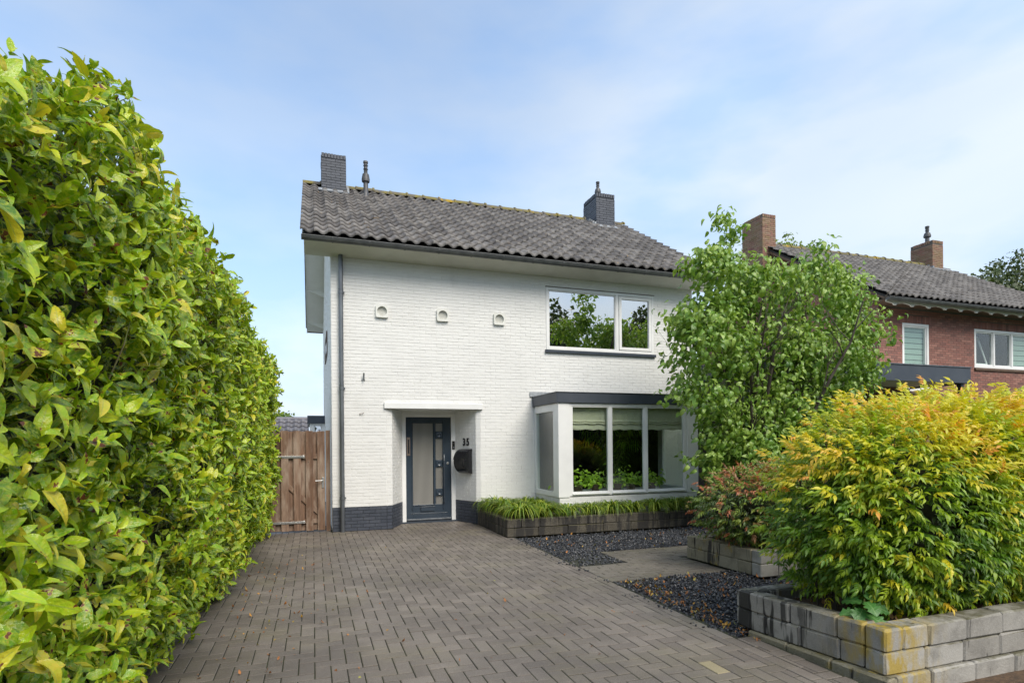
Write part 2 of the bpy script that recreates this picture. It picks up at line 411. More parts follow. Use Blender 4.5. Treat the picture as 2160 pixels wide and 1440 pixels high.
def np_mesh(name, V, F, UV=None, tint=None, mats=(), smooth=False, midx=None):
    """V (n,3); F (m,k) equal-sided faces or list of lists"""
    me = bpy.data.meshes.new(name)
    V = np.asarray(V, dtype=np.float32)
    me.vertices.add(len(V)); me.vertices.foreach_set('co', V.ravel())
    if isinstance(F, np.ndarray):
        m, k = F.shape; flat = F.ravel().astype(np.int32); starts = np.arange(0, m * k, k, dtype=np.int32)
    else:
        flat = np.array([i for f in F for i in f], dtype=np.int32)
        ln = np.array([len(f) for f in F]); starts = np.concatenate([[0], np.cumsum(ln)[:-1]]).astype(np.int32); m = len(F)
    me.loops.add(len(flat)); me.loops.foreach_set('vertex_index', flat)
    me.polygons.add(m); me.polygons.foreach_set('loop_start', starts)
    if midx is not None: me.polygons.foreach_set('material_index', np.asarray(midx, dtype=np.int32))
    me.update(calc_edges=True)
    me.polygons.foreach_set('use_smooth', np.full(m, bool(smooth)))
    if UV is not None:
        u = me.uv_layers.new(name='UVMap'); u.data.foreach_set('uv', np.asarray(UV, dtype=np.float32)[flat].ravel())
    if tint is not None:
        a = me.attributes.new('tint', 'FLOAT', 'POINT')
        a.data.foreach_set('value', np.broadcast_to(np.asarray(tint, dtype=np.float32), (len(V),)).ravel().copy())
    for mt in mats: me.materials.append(mt)
    return me

def link(name, me, parent=None, matrix=None):
    o = bpy.data.objects.new(name, me); COL.objects.link(o)
    if parent is not None:
        o.parent = parent; OFF[o] = off(parent)
    if matrix is not None: o.matrix_local = matrix
    return o

class G:
    def __init__(s): s.V = []; s.F = []
    def add(s, V, F):
        n = len(s.V); s.V += [tuple(v) for v in V]; s.F += [tuple(i + n for i in f) for f in F]; return s
    def box(s, x0, y0, z0, x1, y1, z1):
        return s.add([(x0, y0, z0), (x1, y0, z0), (x1, y1, z0), (x0, y1, z0), (x0, y0, z1), (x1, y0, z1), (x1, y1, z1), (x0, y1, z1)],
                     [(0, 3, 2, 1), (4, 5, 6, 7), (0, 1, 5, 4), (1, 2, 6, 5), (2, 3, 7, 6), (3, 0, 4, 7)])
    def obox(s, c, ax, ay, az):
        c, ax, ay, az = map(Vector, (c, ax, ay, az))
        V = [c + i * ax + j * ay + k * az for k in (-1, 1) for (i, j) in ((-1, -1), (1, -1), (1, 1), (-1, 1))]
        return s.add(V, [(0, 3, 2, 1), (4, 5, 6, 7), (0, 1, 5, 4), (1, 2, 6, 5), (2, 3, 7, 6), (3, 0, 4, 7)])
    def prism(s, pts, d):
        d = Vector(d); n = len(pts); P = [Vector(p) for p in pts]
        s.add(P + [p + d for p in P], [tuple(range(n - 1, -1, -1)), tuple(range(n, 2 * n))] + [(i, (i + 1) % n, (i + 1) % n + n, i + n) for i in range(n)])
        return s
    def tube(s, pts, rad, n=10, cap=True):
        pts = [Vector(p) for p in pts]; rr = rad if hasattr(rad, '__len__') else [rad] * len(pts)
        V = []; F = []
        ref = Vector((0, 0, 1)) if abs((pts[-1] - pts[0]).normalized().z) < .9 else Vector((1, 0, 0))
        for i, p in enumerate(pts):
            d = (pts[min(i + 1, len(pts) - 1)] - pts[max(i - 1, 0)]).normalized()
            a = d.cross(ref).normalized(); b = d.cross(a)
            for k in range(n):
                t = 2 * math.pi * k / n
                V.append(p + (a * math.cos(t) + b * math.sin(t)) * rr[i])
        for i in range(len(pts) - 1):
            for k in range(n):
                F.append((i * n + k, i * n + (k + 1) % n, (i + 1) * n + (k + 1) % n, (i + 1) * n + k))
        if cap: F += [tuple(range(n - 1, -1, -1)), tuple(range((len(pts) - 1) * n, len(pts) * n))]
        return s.add(V, F)
    def lathe(s, c, axis, prof, n=20):
        axis = Vector(axis).normalized(); c = Vector(c)
        pts = [c + axis * h for (r_, h) in prof]
        ref = Vector((0, 0, 1)) if abs(axis.z) < .9 else Vector((1, 0, 0))
        a = axis.cross(ref).normalized(); b = axis.cross(a)
        V = [p + (a * math.cos(2 * math.pi * k / n) + b * math.sin(2 * math.pi * k / n)) * prof[i][0] for i, p in enumerate(pts) for k in range(n)]
        F = [(i * n + k, i * n + (k + 1) % n, (i + 1) * n + (k + 1) % n, (i + 1) * n + k) for i in range(len(prof) - 1) for k in range(n)]
        F += [tuple(range(n - 1, -1, -1)), tuple(range((len(prof) - 1) * n, len(prof) * n))]
        return s.add(V, F)
    def build(s, name, m, parent=None, smooth=False, bevel=0, label=None):
        o_ = off(parent)
        V = np.array([tuple(v) for v in s.V]) - np.array(o_)
        me = np_mesh(name, V, s.F, mats=[m] if not isinstance(m, (list, tuple)) else m, smooth=smooth)
        o = link(name, me, parent)
        if smooth:
            es = o.modifiers.new('edge', 'EDGE_SPLIT'); es.split_angle = R(40)
        if bevel:
            b = o.modifiers.new('bevel', 'BEVEL'); b.width = bevel; b.segments = 2; b.limit_method = 'ANGLE'
        if label: o['label'] = label
        return o

def in_view(P, margin=40):
    """share of the frame test for world points, and distance"""
    P = np.atleast_2d(P); s_, c_ = math.sin(YAW), math.cos(YAW)
    zc = P[:, 0] * s_ + P[:, 1] * c_; r_ = P[:, 0] * c_ - P[:, 1] * s_
    zz = np.where(zc > .1, zc, .1)
    x = 1080 + r_ / zz * F_PX; y = 938.5 - (P[:, 2] - 1.55) / zz * F_PX
    return (zc > .1) & (x > -margin) & (x < 2160 + margin) & (y > -margin) & (y < 1440 + margin), zc

def scatter(tmpls, A, P, tint, m, parent, part_name, stuff_name, n_parts=300, score=None, levels=5, var=None, smooth=True):
    """tmpls: list of (V,F,UV). A (n,3,3) columns are scaled axes, P (n,3) world. The n_parts that show largest become single parts,
    the rest one joined part of kind stuff."""
    n = len(P); A = np.asarray(A); P = np.asarray(P); tint = np.clip(np.asarray(tint), 0, 1)
    if var is None: var = rng.integers(0, len(tmpls), n)
    vis, zc = in_view(P, 0)
    sz = np.linalg.norm(A[:, :, 1], axis=1) / np.maximum(zc, .3)
    sc_ = sz * (vis + .001)
    if score is not None: sc_ = sc_ * score
    order = np.argsort(-sc_)
    sel = order[:n_parts]; rest = order[n_parts:]
    po = np.array(off(parent))
    cache = {}
    for i in sel:
        q = int(round(float(tint[i]) * (levels - 1)))
        k = (int(var[i]), q)
        if k not in cache:
            V, F, UV = tmpls[k[0]]
            cache[k] = np_mesh(part_name, V, F, UV, q / (levels - 1), [m], smooth)
        mt = Matrix.Identity(4)
        for r_ in range(3):
            for c_ in range(3): mt[r_][c_] = float(A[i][r_][c_])
            mt[r_][3] = float(P[i][r_] - po[r_])
        link(part_name, cache[k], parent, mt)
    if len(rest):
        Vs, Fs, Us, Ts = [], [], [], []; base = 0
        for k in range(len(tmpls)):
            idx = rest[var[rest] == k]
            if not len(idx): continue
            V, F, UV = tmpls[k]; V = np.asarray(V); F = np.asarray(F)
            W = np.einsum('nij,vj->nvi', A[idx], V) + (P[idx] - po)[:, None, :]
            Vs.append(W.reshape(-1, 3))
            Fs.append((F[None] + (np.arange(len(idx)) * len(V))[:, None, None]).reshape(-1, F.shape[1]) + base)
            Us.append(np.tile(UV, (len(idx), 1))); Ts.append(np.repeat(tint[idx], len(V)))
            base += len(idx) * len(V)
        me = np_mesh(stuff_name, np.concatenate(Vs), np.concatenate(Fs), np.concatenate(Us), np.concatenate(Ts), [m], smooth)
        o = link(stuff_name, me, parent)
        o['kind'] = 'stuff'

def frames(d, n, size):
    """d: leaf axes, n: rough normals -> (n,3,3) columns x,y,z scaled"""
    d = d / np.linalg.norm(d, axis=1, keepdims=True)
    x = np.cross(d, n); x /= np.maximum(np.linalg.norm(x, axis=1, keepdims=True), 1e-5)
    z = np.cross(x, d)
    A = np.stack([x, d, z], axis=2)
    return A * np.asarray(size)[:, None, None]

def leaf(L, W, rows=5, fold=.25, curl=.25, shape=None, tip=1.0, wave=0.0):
    """leaf along +Y from the origin with folded blade and drooping tip; quads"""
    V, UV, F = [], [], []
    for i in range(rows + 1):
        t = i / rows
        w = (shape(t) if shape else math.sin(math.pi * min(1, t ** .8)) ** .8) * W / 2
        w = max(w, .0006)
        ang = curl * t
        y = L * t * math.cos(ang * .7); z = -L * t * math.sin(ang * .7)
        for s in (-1, 0, 1):
            V.append((s * w, y, z + abs(s) * w * fold + wave * W * math.sin(t * 9 + s)))
            UV.append((.5 + s * .5, t))
    for i in range(rows):
        for s in (0, 1):
            a = i * 3 + s
            F.append((a, a + 1, a + 4, a + 3))
    return np.array(V), np.array(F), np.array(UV)

def merge(parts):
    Vs, Fs, Us = [], [], []; b = 0
    for V, F, U in parts:
        Vs.append(V); Fs.append(F + b); Us.append(U); b += len(V)
    return np.concatenate(Vs), np.concatenate(Fs), np.concatenate(Us)
def xf(t, Mx):
    V, F, U = t
    M3 = np.array(Mx.to_3x3()); tr = np.array(Mx.to_translation())
    return V @ M3.T + tr, F, U

# -------- piece templates
def unit_box(cham=0.0):
    """unit cube centred; optional chamfered edges on the top (kept cheap)"""
    if not cham:
        V = np.array([(x, y, z) for z in (-.5, .5) for (x, y) in ((-.5, -.5), (.5, -.5), (.5, .5), (-.5, .5))], dtype=float)
        F = np.array([(0, 3, 2, 1), (4, 5, 6, 7), (0, 1, 5, 4), (1, 2, 6, 5), (2, 3, 7, 6), (3, 0, 4, 7)])
        return V, F, np.zeros((8, 2))
BOX = unit_box()
def bevel_box_mesh(name, sx, sy, sz, c, m, jitter=0.0, seed=0):
    """box with all edges chamfered; edges slightly uneven"""
    r_ = random.Random(seed)
    import itertools
    V = []; idx = {}
    hx, hy, hz = sx / 2, sy / 2, sz / 2
    for k, sgn in enumerate(itertools.product((-1, 1), repeat=3)):
        for ax in range(3):
            p = [sgn[0] * (hx - c), sgn[1] * (hy - c), sgn[2] * (hz - c)]
            p[ax] = sgn[ax] * (hx, hy, hz)[ax]
            p = [q + r_.uniform(-jitter, jitter) for q in p]
            idx[(sgn, ax)] = len(V); V.append(p)
    F = []
    for ax in range(3):
        o1, o2 = [a for a in range(3) if a != ax]
        for s in (-1, 1):
            q = []
            for a, b in ((-1, -1), (1, -1), (1, 1), (-1, 1)):
                g = [0, 0, 0]; g[ax] = s; g[o1] = a; g[o2] = b; q.append(idx[(tuple(g), ax)])
            F.append(tuple(q))
            # edge chamfers along o1
        for a in (-1, 1):
            for b in (-1, 1):
                g0 = [0, 0, 0]; g1 = [0, 0, 0]
                g0[ax] = -1; g1[ax] = 1
                for g in (g0, g1): g[o1] = a; g[o2] = b
                F.append((idx[(tuple(g0), o1)], idx[(tuple(g1), o1)], idx[(tuple(g1), o2)], idx[(tuple(g0), o2)]))
    for sgn in itertools.product((-1, 1), repeat=3):
        F.append(tuple(idx[(sgn, a)] for a in range(3)))
    me = np_mesh(name, V, F, mats=[m])
    import bmesh
    bm = bmesh.new(); bm.from_mesh(me); bmesh.ops.recalc_face_normals(bm, faces=bm.faces); bm.to_mesh(me); bm.free()
    return me

def lay_bricks(origin, u, n, width, height, holes, m, parent, ncount=300, course=.0625, bl=.215, proud=.0045, name='brick', depth=.03, top_fn=None, seed=1, jig=.0015):
    """running bond on the plane through origin spanned by u (horizontal) and z; n points out of the wall"""
    r_ = random.Random(seed)
    u = Vector(u).normalized(); n = Vector(n).normalized(); o = Vector(origin)
    A, P = [], []
    rows = int(height / course + 1e-6)
    for j in range(rows):
        z0 = j * course; zc = z0 + course / 2
        w0, w1 = 0, width
        if top_fn:
            lim = top_fn(zc)
            if lim is None: continue
            w0, w1 = max(0, lim[0]), min(width, lim[1])
        ivs = [(w0, w1)]
        for (a, b, c, d) in holes:
            if c < zc < d:
                nv = []
                for (p, q) in ivs:
                    if b <= p or a >= q: nv.append((p, q)); continue
                    if a > p: nv.append((p, a))
                    if b < q: nv.append((b, q))
                ivs = nv
        for (p, q) in ivs:
            x = math.floor((p) / bl - 1) * bl + (bl / 2 if j % 2 else 0)
            while x < q:
                a, b = max(x, p), min(x + bl, q)
                if b - a > .03:
                    pr = proud + r_.uniform(-jig, jig)
                    c_ = o + u * ((a + b) / 2) + Vector((0, 0, zc + r_.uniform(-.0012, .0012))) + n * (pr - depth / 2)
                    M3 = np.array([list(u * (b - a - .010)), list(n * depth), [0, 0, course - .010]]).T
                    A.append(M3); P.append(tuple(c_))
                x += bl
    if not A: return
    scatter([BOX], A, P, np.zeros(len(P)), m, parent, name, name + 'work', n_parts=ncount, smooth=False, levels=2, var=np.zeros(len(P), dtype=int))

# ================================================================== SETTING
def struct(o): o['kind'] = 'structure'; return o
g = G(); g.add([(-700, -700, -.13), (700, -700, -.13), (700, 1200, -.13), (-700, 1200, -.13)], [(0, 1, 2, 3)])
struct(g.build('ground', M['grass_ground']))
g = G(); g.box(-30, -9, -.125, 40, 2.55, -.105)
struct(g.build('street', M['asphalt']))
g = G(); g.box(3.3, 2.55, -.125, 14, 2.72, -.08)
struct(g.build('soil_strip', M['soil']))

# ---- driveway with herringbone pavers
DX0, DX1, DY0, DY1 = -1.35, 3.17, 1.2, 10.92
g = G(); g.box(DX0, DY0, -.12, DX1 + .04, 11.9, -.0045); g.box(DX1 + .04, DY0, -.12, 3.345, 3.76, -.0045)
drive = struct(g.build('driveway', M['joint']))
def clip_rect(a, regions):
    out = []
    for b in regions:
        x0, y0, x1, y1 = max(a[0], b[0]), max(a[1], b[1]), min(a[2], b[2]), min(a[3], b[3])
        if x1 - x0 > .03 and y1 - y0 > .03: out.append((x0, y0, x1, y1))
    return out
def paver_tmpl():
    c = .035
    V = [(-.5, -.5, -1), (.5, -.5, -1), (.5, .5, -1), (-.5, .5, -1), (-.5, -.5, -.06), (.5, -.5, -.06), (.5, .5, -.06), (-.5, .5, -.06),
         (-.5 + c / 2, -.5 + c, 0), (.5 - c / 2, -.5 + c, 0), (.5 - c / 2, .5 - c, 0), (-.5 + c / 2, .5 - c, 0)]
    F = [(8, 9, 10, 11), (4, 5, 9, 8), (5, 6, 10, 9), (6, 7, 11, 10), (7, 4, 8, 11), (0, 1, 5, 4), (1, 2, 6, 5), (2, 3, 7, 6), (3, 0, 4, 7)]
    return np.array(V, float), np.array(F), np.zeros((12, 2))
PAV = paver_tmpl()
def lay_pavers(rects, m, parent, ncount, stuff='paving', pname='paver', gap=.0075, zvar=.0018):
    A, P = [], []
    for (x0, y0, x1, y1) in rects:
        w, d = x1 - x0 - gap, y1 - y0 - gap
        tx, ty = rnd.gauss(0, .004), rnd.gauss(0, .004)
        if w >= d: Ax = np.array([[w, 0, 0], [0, d, 0], [tx * w, ty * d, .04]])
        else: Ax = np.array([[0, -w, 0], [d, 0, 0], [0, 0, .04]]); Ax = np.array([[0, -w, 0], [d, 0, 0], [ty * d, tx * w, .04]])
        A.append(Ax); P.append(((x0 + x1) / 2, (y0 + y1) / 2, rnd.uniform(-zvar, zvar * .5)))
    scatter([PAV], A, P, np.zeros(len(P)), m, parent, pname, stuff, n_parts=ncount, smooth=False, levels=2, var=np.zeros(len(P), dtype=int))
a = .107
rects = []
edge = DX1 - a
main = [(DX0, DY0, edge - .0, 10.92), (DX1, DY0, 3.33, 3.74)]
XMAX = 3.34
recess_poly = (1.42, 10.92, 3.0, 11.60)
for i in range(-90, 130):
    for j in range(-60, 130):
        ox, oy = (i + j) * a, (-i + 3 * j) * a
        for r_ in ((ox, oy, ox + 2 * a, oy + a), (ox + a, oy + a, ox + 2 * a, oy + 3 * a)):
            if r_[2] < DX0 or r_[0] > XMAX or r_[3] < DY0 or r_[1] > 11.7: continue
            rects += clip_rect(r_, main + [recess_poly, (-1.0, 10.92, .3, 11.35)])
y = DY0
while y < 9.1:
    rects.append((edge, y, DX1, y + 2 * a)); y += 2 * a
yel = min(range(len(rects)), key=lambda k: abs((rects[k][0] + rects[k][2]) / 2 - 2.60) + abs((rects[k][1] + rects[k][3]) / 2 - 3.2) + (1 if rects[k][2] - rects[k][0] > .15 else 0) + (1 if rects[k][3] - rects[k][1] < .2 else 0))
yr = rects.pop(yel)
lay_pavers(rects, M['paver'], drive, 299)
x0, y0, x1, y1 = yr
me = np_mesh('paver', PAV[0], PAV[1], PAV[2], 0, [M['paver_yellow']])
o = link('paver', me, drive, Matrix(((0, -(x1 - x0 - .004), 0, (x0 + x1) / 2), (y1 - y0 - .004, 0, 0, (y0 + y1) / 2), (0, 0, .04, 0), (0, 0, 0, 1))))
o['label'] = 'sand yellow paver among the grey ones'

# ---- side path of dark pavers
g = G(); g.box(DX1 + .04, 5.78, -.12, 8.0, 7.42, -.015)
path = struct(g.build('garden_path', M['joint']))
rects = []
for (X0, X1, Y0, Y1) in ((DX1 + .005, 3.90, 5.78, 6.66), (3.90, 7.9, 5.78, 7.42)):
    pass
y = 5.78; row = 0
while y < 7.40:
    Xs = DX1 + .005 if y < 6.6 else 3.90
    x = Xs - (.107 if row % 2 else 0)
    while x < 7.9:
        rects += clip_rect((x, y, x + .214, y + .107), [(Xs, 5.78, 4.78 if y < 6.7 else 7.9, 7.42)])
        x += .214
    y += .107; row += 1
lay_pavers(rects, M['paver_dark'], path, 300, zvar=.004)

# ---- gravel beds
g = G(); g.box(DX1 + .002, 7.42, -.12, 7.9, 9.05, -.03); g.box(DX1 + .002, 6.68, -.12, 3.88, 7.42, -.031); g.box(DX1 + .002, 3.0, -.12, 12, 5.77, -.03)
bed = struct(g.build('gravel_bed', M['gravel_bed']))
def stone(seed):
    r_ = random.Random(seed)
    V = [(0, 0, .5), (.45, .1, .12), (.1, .45, .1), (-.45, .15, .15), (-.2, -.42, .1), (.3, -.35, .12), (0, 0, -.4)]
    V = [(x * r_.uniform(.7, 1.25), y_ * r_.uniform(.7, 1.25), z * r_.uniform(.7, 1.2)) for x, y_, z in V]
    F = [(0, i, i % 5 + 1) for i in range(1, 6)] + [(6, i % 5 + 1, i) for i in range(1, 6)]
    return np.array(V), np.array(F), np.zeros((7, 2))
def rand_rot(n):
    q = rng.normal(size=(n, 4)); q /= np.linalg.norm(q, axis=1, keepdims=True)
    w, x, y, z = q.T
    return np.stack([np.stack([1 - 2 * (y * y + z * z), 2 * (x * y - z * w), 2 * (x * z + y * w)], 1),
                     np.stack([2 * (x * y + z * w), 1 - 2 * (x * x + z * z), 2 * (y * z - x * w)], 1),
                     np.stack([2 * (x * z - y * w), 2 * (y * z + x * w), 1 - 2 * (x * x + y * y)], 1)], 1)
P = []
for (x0, y0, x1, y1, dens) in ((DX1 + .01, 7.45, 6.9, 9.02, 1500), (DX1 + .01, 6.70, 3.87, 7.45, 1500), (DX1 + .01, 3.80, 4.85, 5.75, 1700), (4.85, 3.9, 8.5, 5.30, 1300)):
    n = int((x1 - x0) * (y1 - y0) * dens)
    P.append(np.stack([rng.uniform(x0, x1, n), rng.uniform(y0, y1, n), rng.uniform(-.022, .008, n)], 1))
# a few strayed onto the paving
n = 90
P.append(np.stack([DX1 - np.abs(rng.normal(0, .07, n)), rng.uniform(3.9, 9.0, n), np.full(n, .006)], 1))
P = np.concatenate(P); n = len(P)
dens_h = np.sin(P[:, 0] * 5) * .006 + np.sin(P[:, 1] * 7) * .006; P[:, 2] += dens_h
A = rand_rot(n) * rng.uniform(.018, .040, n)[:, None, None]
scatter([stone(k) for k in range(6)], A, P, np.zeros(n), M['gravel'], bed, 'chip', 'gravel', n_parts=0, smooth=False)

# ---- sundries lying about: fallen leaves and twigs
LIT = [leaf(.06, .024, 3, .5, 1.4), leaf(.05, .026, 3, .2, -1.2), leaf(.035, .010, 3, .3, .6)]
def litter(pts, m, name, label, lo=.6, hi=1.2, tint=None):
    n = len(pts); th = rng.uniform(0, 6.28, n)
    d = np.stack([np.cos(th), np.sin(th), rng.uniform(-.1, .25, n)], 1)
    nn = np.stack([rng.normal(0, .35, n), rng.normal(0, .35, n), np.ones(n)], 1)
    A = frames(d, nn, rng.uniform(lo, hi, n))
    root = thing(name, label, 'leaves', (float(pts[:, 0].mean()), float(pts[:, 1].mean()), 0))
    bpy.data.objects.remove(root)
    V = [];
    scatter(LIT, A, pts, rng.uniform(0, 1, n) if tint is None else tint, m, None, 'leaf', name, n_parts=0)
    o = bpy.data.objects[name]; o['label'] = label; o['category'] = 'fallen leaves'
P = np.concatenate([np.stack([rng.uniform(3.2, 5.0, 190), rng.uniform(3.7, 5.75, 190), np.full(190, .018)], 1),
                    np.stack([rng.uniform(3.2, 7, 100), rng.uniform(7.4, 9.0, 100), np.full(100, .018)], 1),
                    np.stack([3.25 + np.abs(rng.normal(0, .12, 150)), rng.uniform(3.6, 5.7, 150), np.full(150, .018)], 1)])
litter(P, M['litter'], 'leaf_litter', 'orange and brown fallen leaves lying on the black gravel chips', .5, 1.1)
k = 130
P = np.stack([-.75 + np.abs(rng.normal(0, .45, k)), rng.uniform(3.4, 8.5, k), np.full(k, .008)], 1)
P = np.concatenate([P, np.stack([rng.uniform(-.5, 3.0, 40), rng.uniform(3.3, 9.5, 40), np.full(40, .008)], 1)])
litter(P, M['litter'], 'drive_litter', 'yellow and brown leaf scraps dropped on the driveway beside the hedge', .45, 1.0)
for nm, lb in (('leaf_litter', 0), ('drive_litter', 0)): bpy.data.objects[nm]['kind'] = 'stuff'

# ================================================================== WHITE HOUSE
D = 10.93
XL, XR = .33, 8.12
EY, EZ, PT = 10.45, 5.23, .62       # eave line and pitch (rise per metre)
RY = 14.70; RZ = EZ + PT * (RY - EY); BY = 2 * RY - EY
house = thing('white_house', 'white painted brick house with dark pantile roof and grey front door', 'house', (4.2, 14.7, 0))
def wall_blocks(gd, x0, x1, z0, z1, holes, y0, y1):
    xs = sorted({x0, x1, *[h[0] for h in holes], *[h[1] for h in holes]})
    for a_, b_ in zip(xs, xs[1:]):
        hs = sorted([(h[2], h[3]) for h in holes if h[0] < (a_ + b_) / 2 < h[1]])
        z = z0
        for (c_, d_) in hs:
            if c_ > z: gd.box(a_, y0, z, b_, y1, c_)
            z = d_
        if z < z1: gd.box(a_, y0, z, b_, y1, z1)
BW = (4.55, 7.11, 3.50, 4.81)
RC = (1.30, 3.13, 0, 2.37)
BF = 9.72
BAY = (4.34, 7.30, .60, 2.30)
g = G(); wall_blocks(g, XL, XR, 0, 5.04, [BW, RC, BAY], D, D + .16)
# back and right walls
g.box(XR - .2, D + .16, 0, XR, BY - .4, 5.04); g.box(XL + .25, BY - .6, 0, XR - .2, BY - .4, 5.0)
fw = g.build('front_wall', M['white_mortar'], house)
# gable wall on the left with its slope
pts = [(XL, D + .16, 0), (XL, BY - .4, 0), (XL, BY - .4, EZ - .05), (XL, RY, RZ - .15), (XL, D + .16, EZ + PT * (D - EY) - .08)]
g = G(); g.prism(pts, (.25, 0, 0)); g.build('gable_wall', M['white_mortar'], house)
g = G(); g.prism([(XR - .2, D + .16, 5.0), (XR - .2, BY - .4, 5.0), (XR - .2, BY - .4, EZ - .05), (XR - .2, RY, RZ - .15), (XR - .2, D + .16, EZ + .2)], (.2, 0, 0)); g.build('gable_wall', M['white_mortar'], house)

PL = .44
lay_bricks((XL, D, PL), (1, 0, 0), (0, -1, 0), XR - XL, 4.60, [(BW[0] - XL, BW[1] - XL, BW[2] - PL - .05, BW[3] - PL), (RC[0] - XL, RC[1] - XL, -1, RC[3] - PL), (BAY[0] - XL - .07, BAY[1] - XL + .1, -1, 2.5 - PL)], M['white_brick'], house, ncount=230, seed=3)
lay_bricks((XL, D, 0), (1, 0, 0), (0, -1, 0), XR - XL, PL, [(RC[0] - XL, RC[1] - XL, -1, 3)], M['dark_brick'], house, ncount=60, seed=4, proud=.007)
g = G(); g.box(XL - .002, D - .002, 0, RC[0], D, PL); g.box(RC[1], D - .002, 0, XR, D, PL)
g.box(XL - .002, D - .002, 0, XL, D + .6, PL); g.build('plinth', M['dark_mortar'], house)
# brickwork of the gable side
def gfn(z):
    half = (RZ - .1 - z) / PT
    return (max(0, RY - D - half), RY - D + half)
lay_bricks((XL, BY - .4, 0), (0, -1, 0), (-1, 0, 0), BY - .4 - D, 7.6, [], M['white_brick'], fw, ncount=0, seed=5,
           top_fn=lambda z: ((BY - .4) - (RY + (RZ - .15 - z) / PT), (BY - .4) - (RY - (RZ - .15 - z) / PT)))

# splayed recess walls
SL = [((1.30, D), (1.41, D + .045)), ((1.41, D + .045), (1.695, 11.62))]
SR = [((2.775, 11.62), (3.05, D + .045)), ((3.05, D + .045), (3.13, D))]
g = G()
for (p, q), s in [(x, 1) for x in SL + SR]:
    p, q = Vector((*p, 0)), Vector((*q, 0)); u = (q - p).normalized(); nrm = Vector((u.y, -u.x, 0))
    L_ = (q - p).length
    back = -nrm * .06
    g.prism([p, q, q + back, p + back], (0, 0, 2.25))
g.build('recess_wall', M['white_mortar'], house)
for k, (p, q) in enumerate(SL + SR):
    p, q = Vector((*p, 0)), Vector((*q, 0)); u = (q - p).normalized(); nrm = Vector((u.y, -u.x, 0))
    lay_bricks(p + Vector((0, 0, PL)), u, nrm, (q - p).length, 2.25 - PL, [], M['white_brick'], house, ncount=16, seed=20 + k, proud=.004, bl=.21)
    lay_bricks(p, u, nrm, (q - p).length, PL, [], M['dark_brick'], house, ncount=6, seed=30 + k, proud=.005, bl=.21)
    gg = G(); gg.prism([p + nrm * .001, q + nrm * .001, q - nrm * .002, p - nrm * .002], (0, 0, PL - .002)); gg.build('plinth', M['dark_mortar'], house)
g = G(); g.prism([(1.26, D - .05, 2.255), (3.17, D - .05, 2.255), (3.17, D + .02, 2.255), (2.80, 11.75, 2.255), (1.66, 11.75, 2.255), (1.26, D + .02, 2.255)], (0, 0, .115))
g.build('door_lintel', M['white_paint'], house, bevel=.008)

# door frame and door
g = G(); YD = 11.60
g.box(1.68, YD, 0, 1.765, YD + .12, 2.20); g.box(2.695, YD, 0, 2.785, YD + .12, 2.20); g.box(1.765, YD, 2.135, 2.695, YD + .12, 2.20)
g.box(1.60, YD + .02, 2.20, 2.86, YD + .1, 2.255)
g.build('door_frame', M['white_paint'], house, bevel=.004)
g = G(); g.box(1.66, YD - .05, -.01, 2.80, YD + .14, .028); g.build('threshold', M['dark_paint'], house)
g = G(); y0, y1 = YD + .035, YD + .08
GL, NL = (1.905, 2.325), (2.375, 2.515); gz0, gz1 = .36, 2.01
g.box(1.768, y0, .03, GL[0], y1, 2.132); g.box(NL[1], y0, .03, 2.692, y1, 2.132)
g.box(GL[0], y0, .03, NL[1], y1, gz0); g.box(GL[0], y0, gz1, NL[1], y1, 2.132)
g.box(GL[1], y0, gz0, NL[0], y1, gz1)
for zc in (1.77, 1.19, .60): g.box(NL[0], y0 + .004, zc - .075, NL[1], y1, zc + .075)
# raised mouldings
for (x0_, x1_) in ((GL[0] - .022, GL[0] - .004), (GL[1] + .006, GL[1] + .022), (NL[1] + .006, NL[1] + .026)):
    g.box(x0_, y0 - .014, gz0 - .11, x1_, y0, gz1 + .05)
g.box(GL[0], y0 - .010, gz0 - .022, GL[1], y0, gz0 - .004)
g.box(1.85, y0 - .006, .175, 2.62, y0, .185)
door = g.build('front_door', M['door_paint'], house, bevel=.003)
g = G(); g.box(GL[0], y0 + .018, gz0, GL[1], y0 + .024, gz1); g.build('ribbed_pane', M['ribbed'], door)
for (z0_, z1_) in ((1.845, 2.01), (1.265, 1.695), (.675, 1.115), (.36, .525)):
    g = G(); g.box(NL[0], y0 + .018, z0_, NL[1], y0 + .024, z1_); g.build('ribbed_pane', M['ribbed'], door)
for zc in (1.77, 1.19, .60):
    g = G(); xm = (NL[0] + NL[1]) / 2
    g.box(NL[0] + .004, y0 - .012, zc - .068, NL[1] - .004, y0 + .003, zc + .068)
    g.lathe((xm, y0 - .012, zc), (0, -1, 0), [(.056, 0), (.056, .012), (.046, .014), (.030, .004), (.001, .001)], 24)
    g.build('medallion', M['door_paint'], door, smooth=True)
g = G(); g.tube([(2.548, y0 - .005, 1.36), (2.540, y0 - .05, 1.33), (2.535, y0 - .062, 1.2), (2.535, y0 - .064, .5), (2.535, y0 - .05, .38), (2.54, y0 - .003, .36)], .011, 10)
g.build('handle', M['dark_paint'], door, smooth=True)
g = G(); g.tube([(2.545, y0 - .03, 1.37), (2.538, y0 - .062, 1.32), (2.536, y0 - .066, 1.24)], .012, 10); g.build('handle_grip', M['zinc'], door, smooth=True)
g = G(); g.lathe((2.625, y0, 1.19), (0, -1, 0), [(.026, 0), (.026, .006), (.010, .008), (.010, .014), (.001, .014)], 18); g.build('lock', M['steel'], door, smooth=True)
g = G(); g.box(2.06, y0 - .020, .225, 2.345, y0, .31); g.box(2.05, y0 - .028, .305, 2.355, y0, .318); g.build('letter_flap', M['door_paint'], door, bevel=.003)
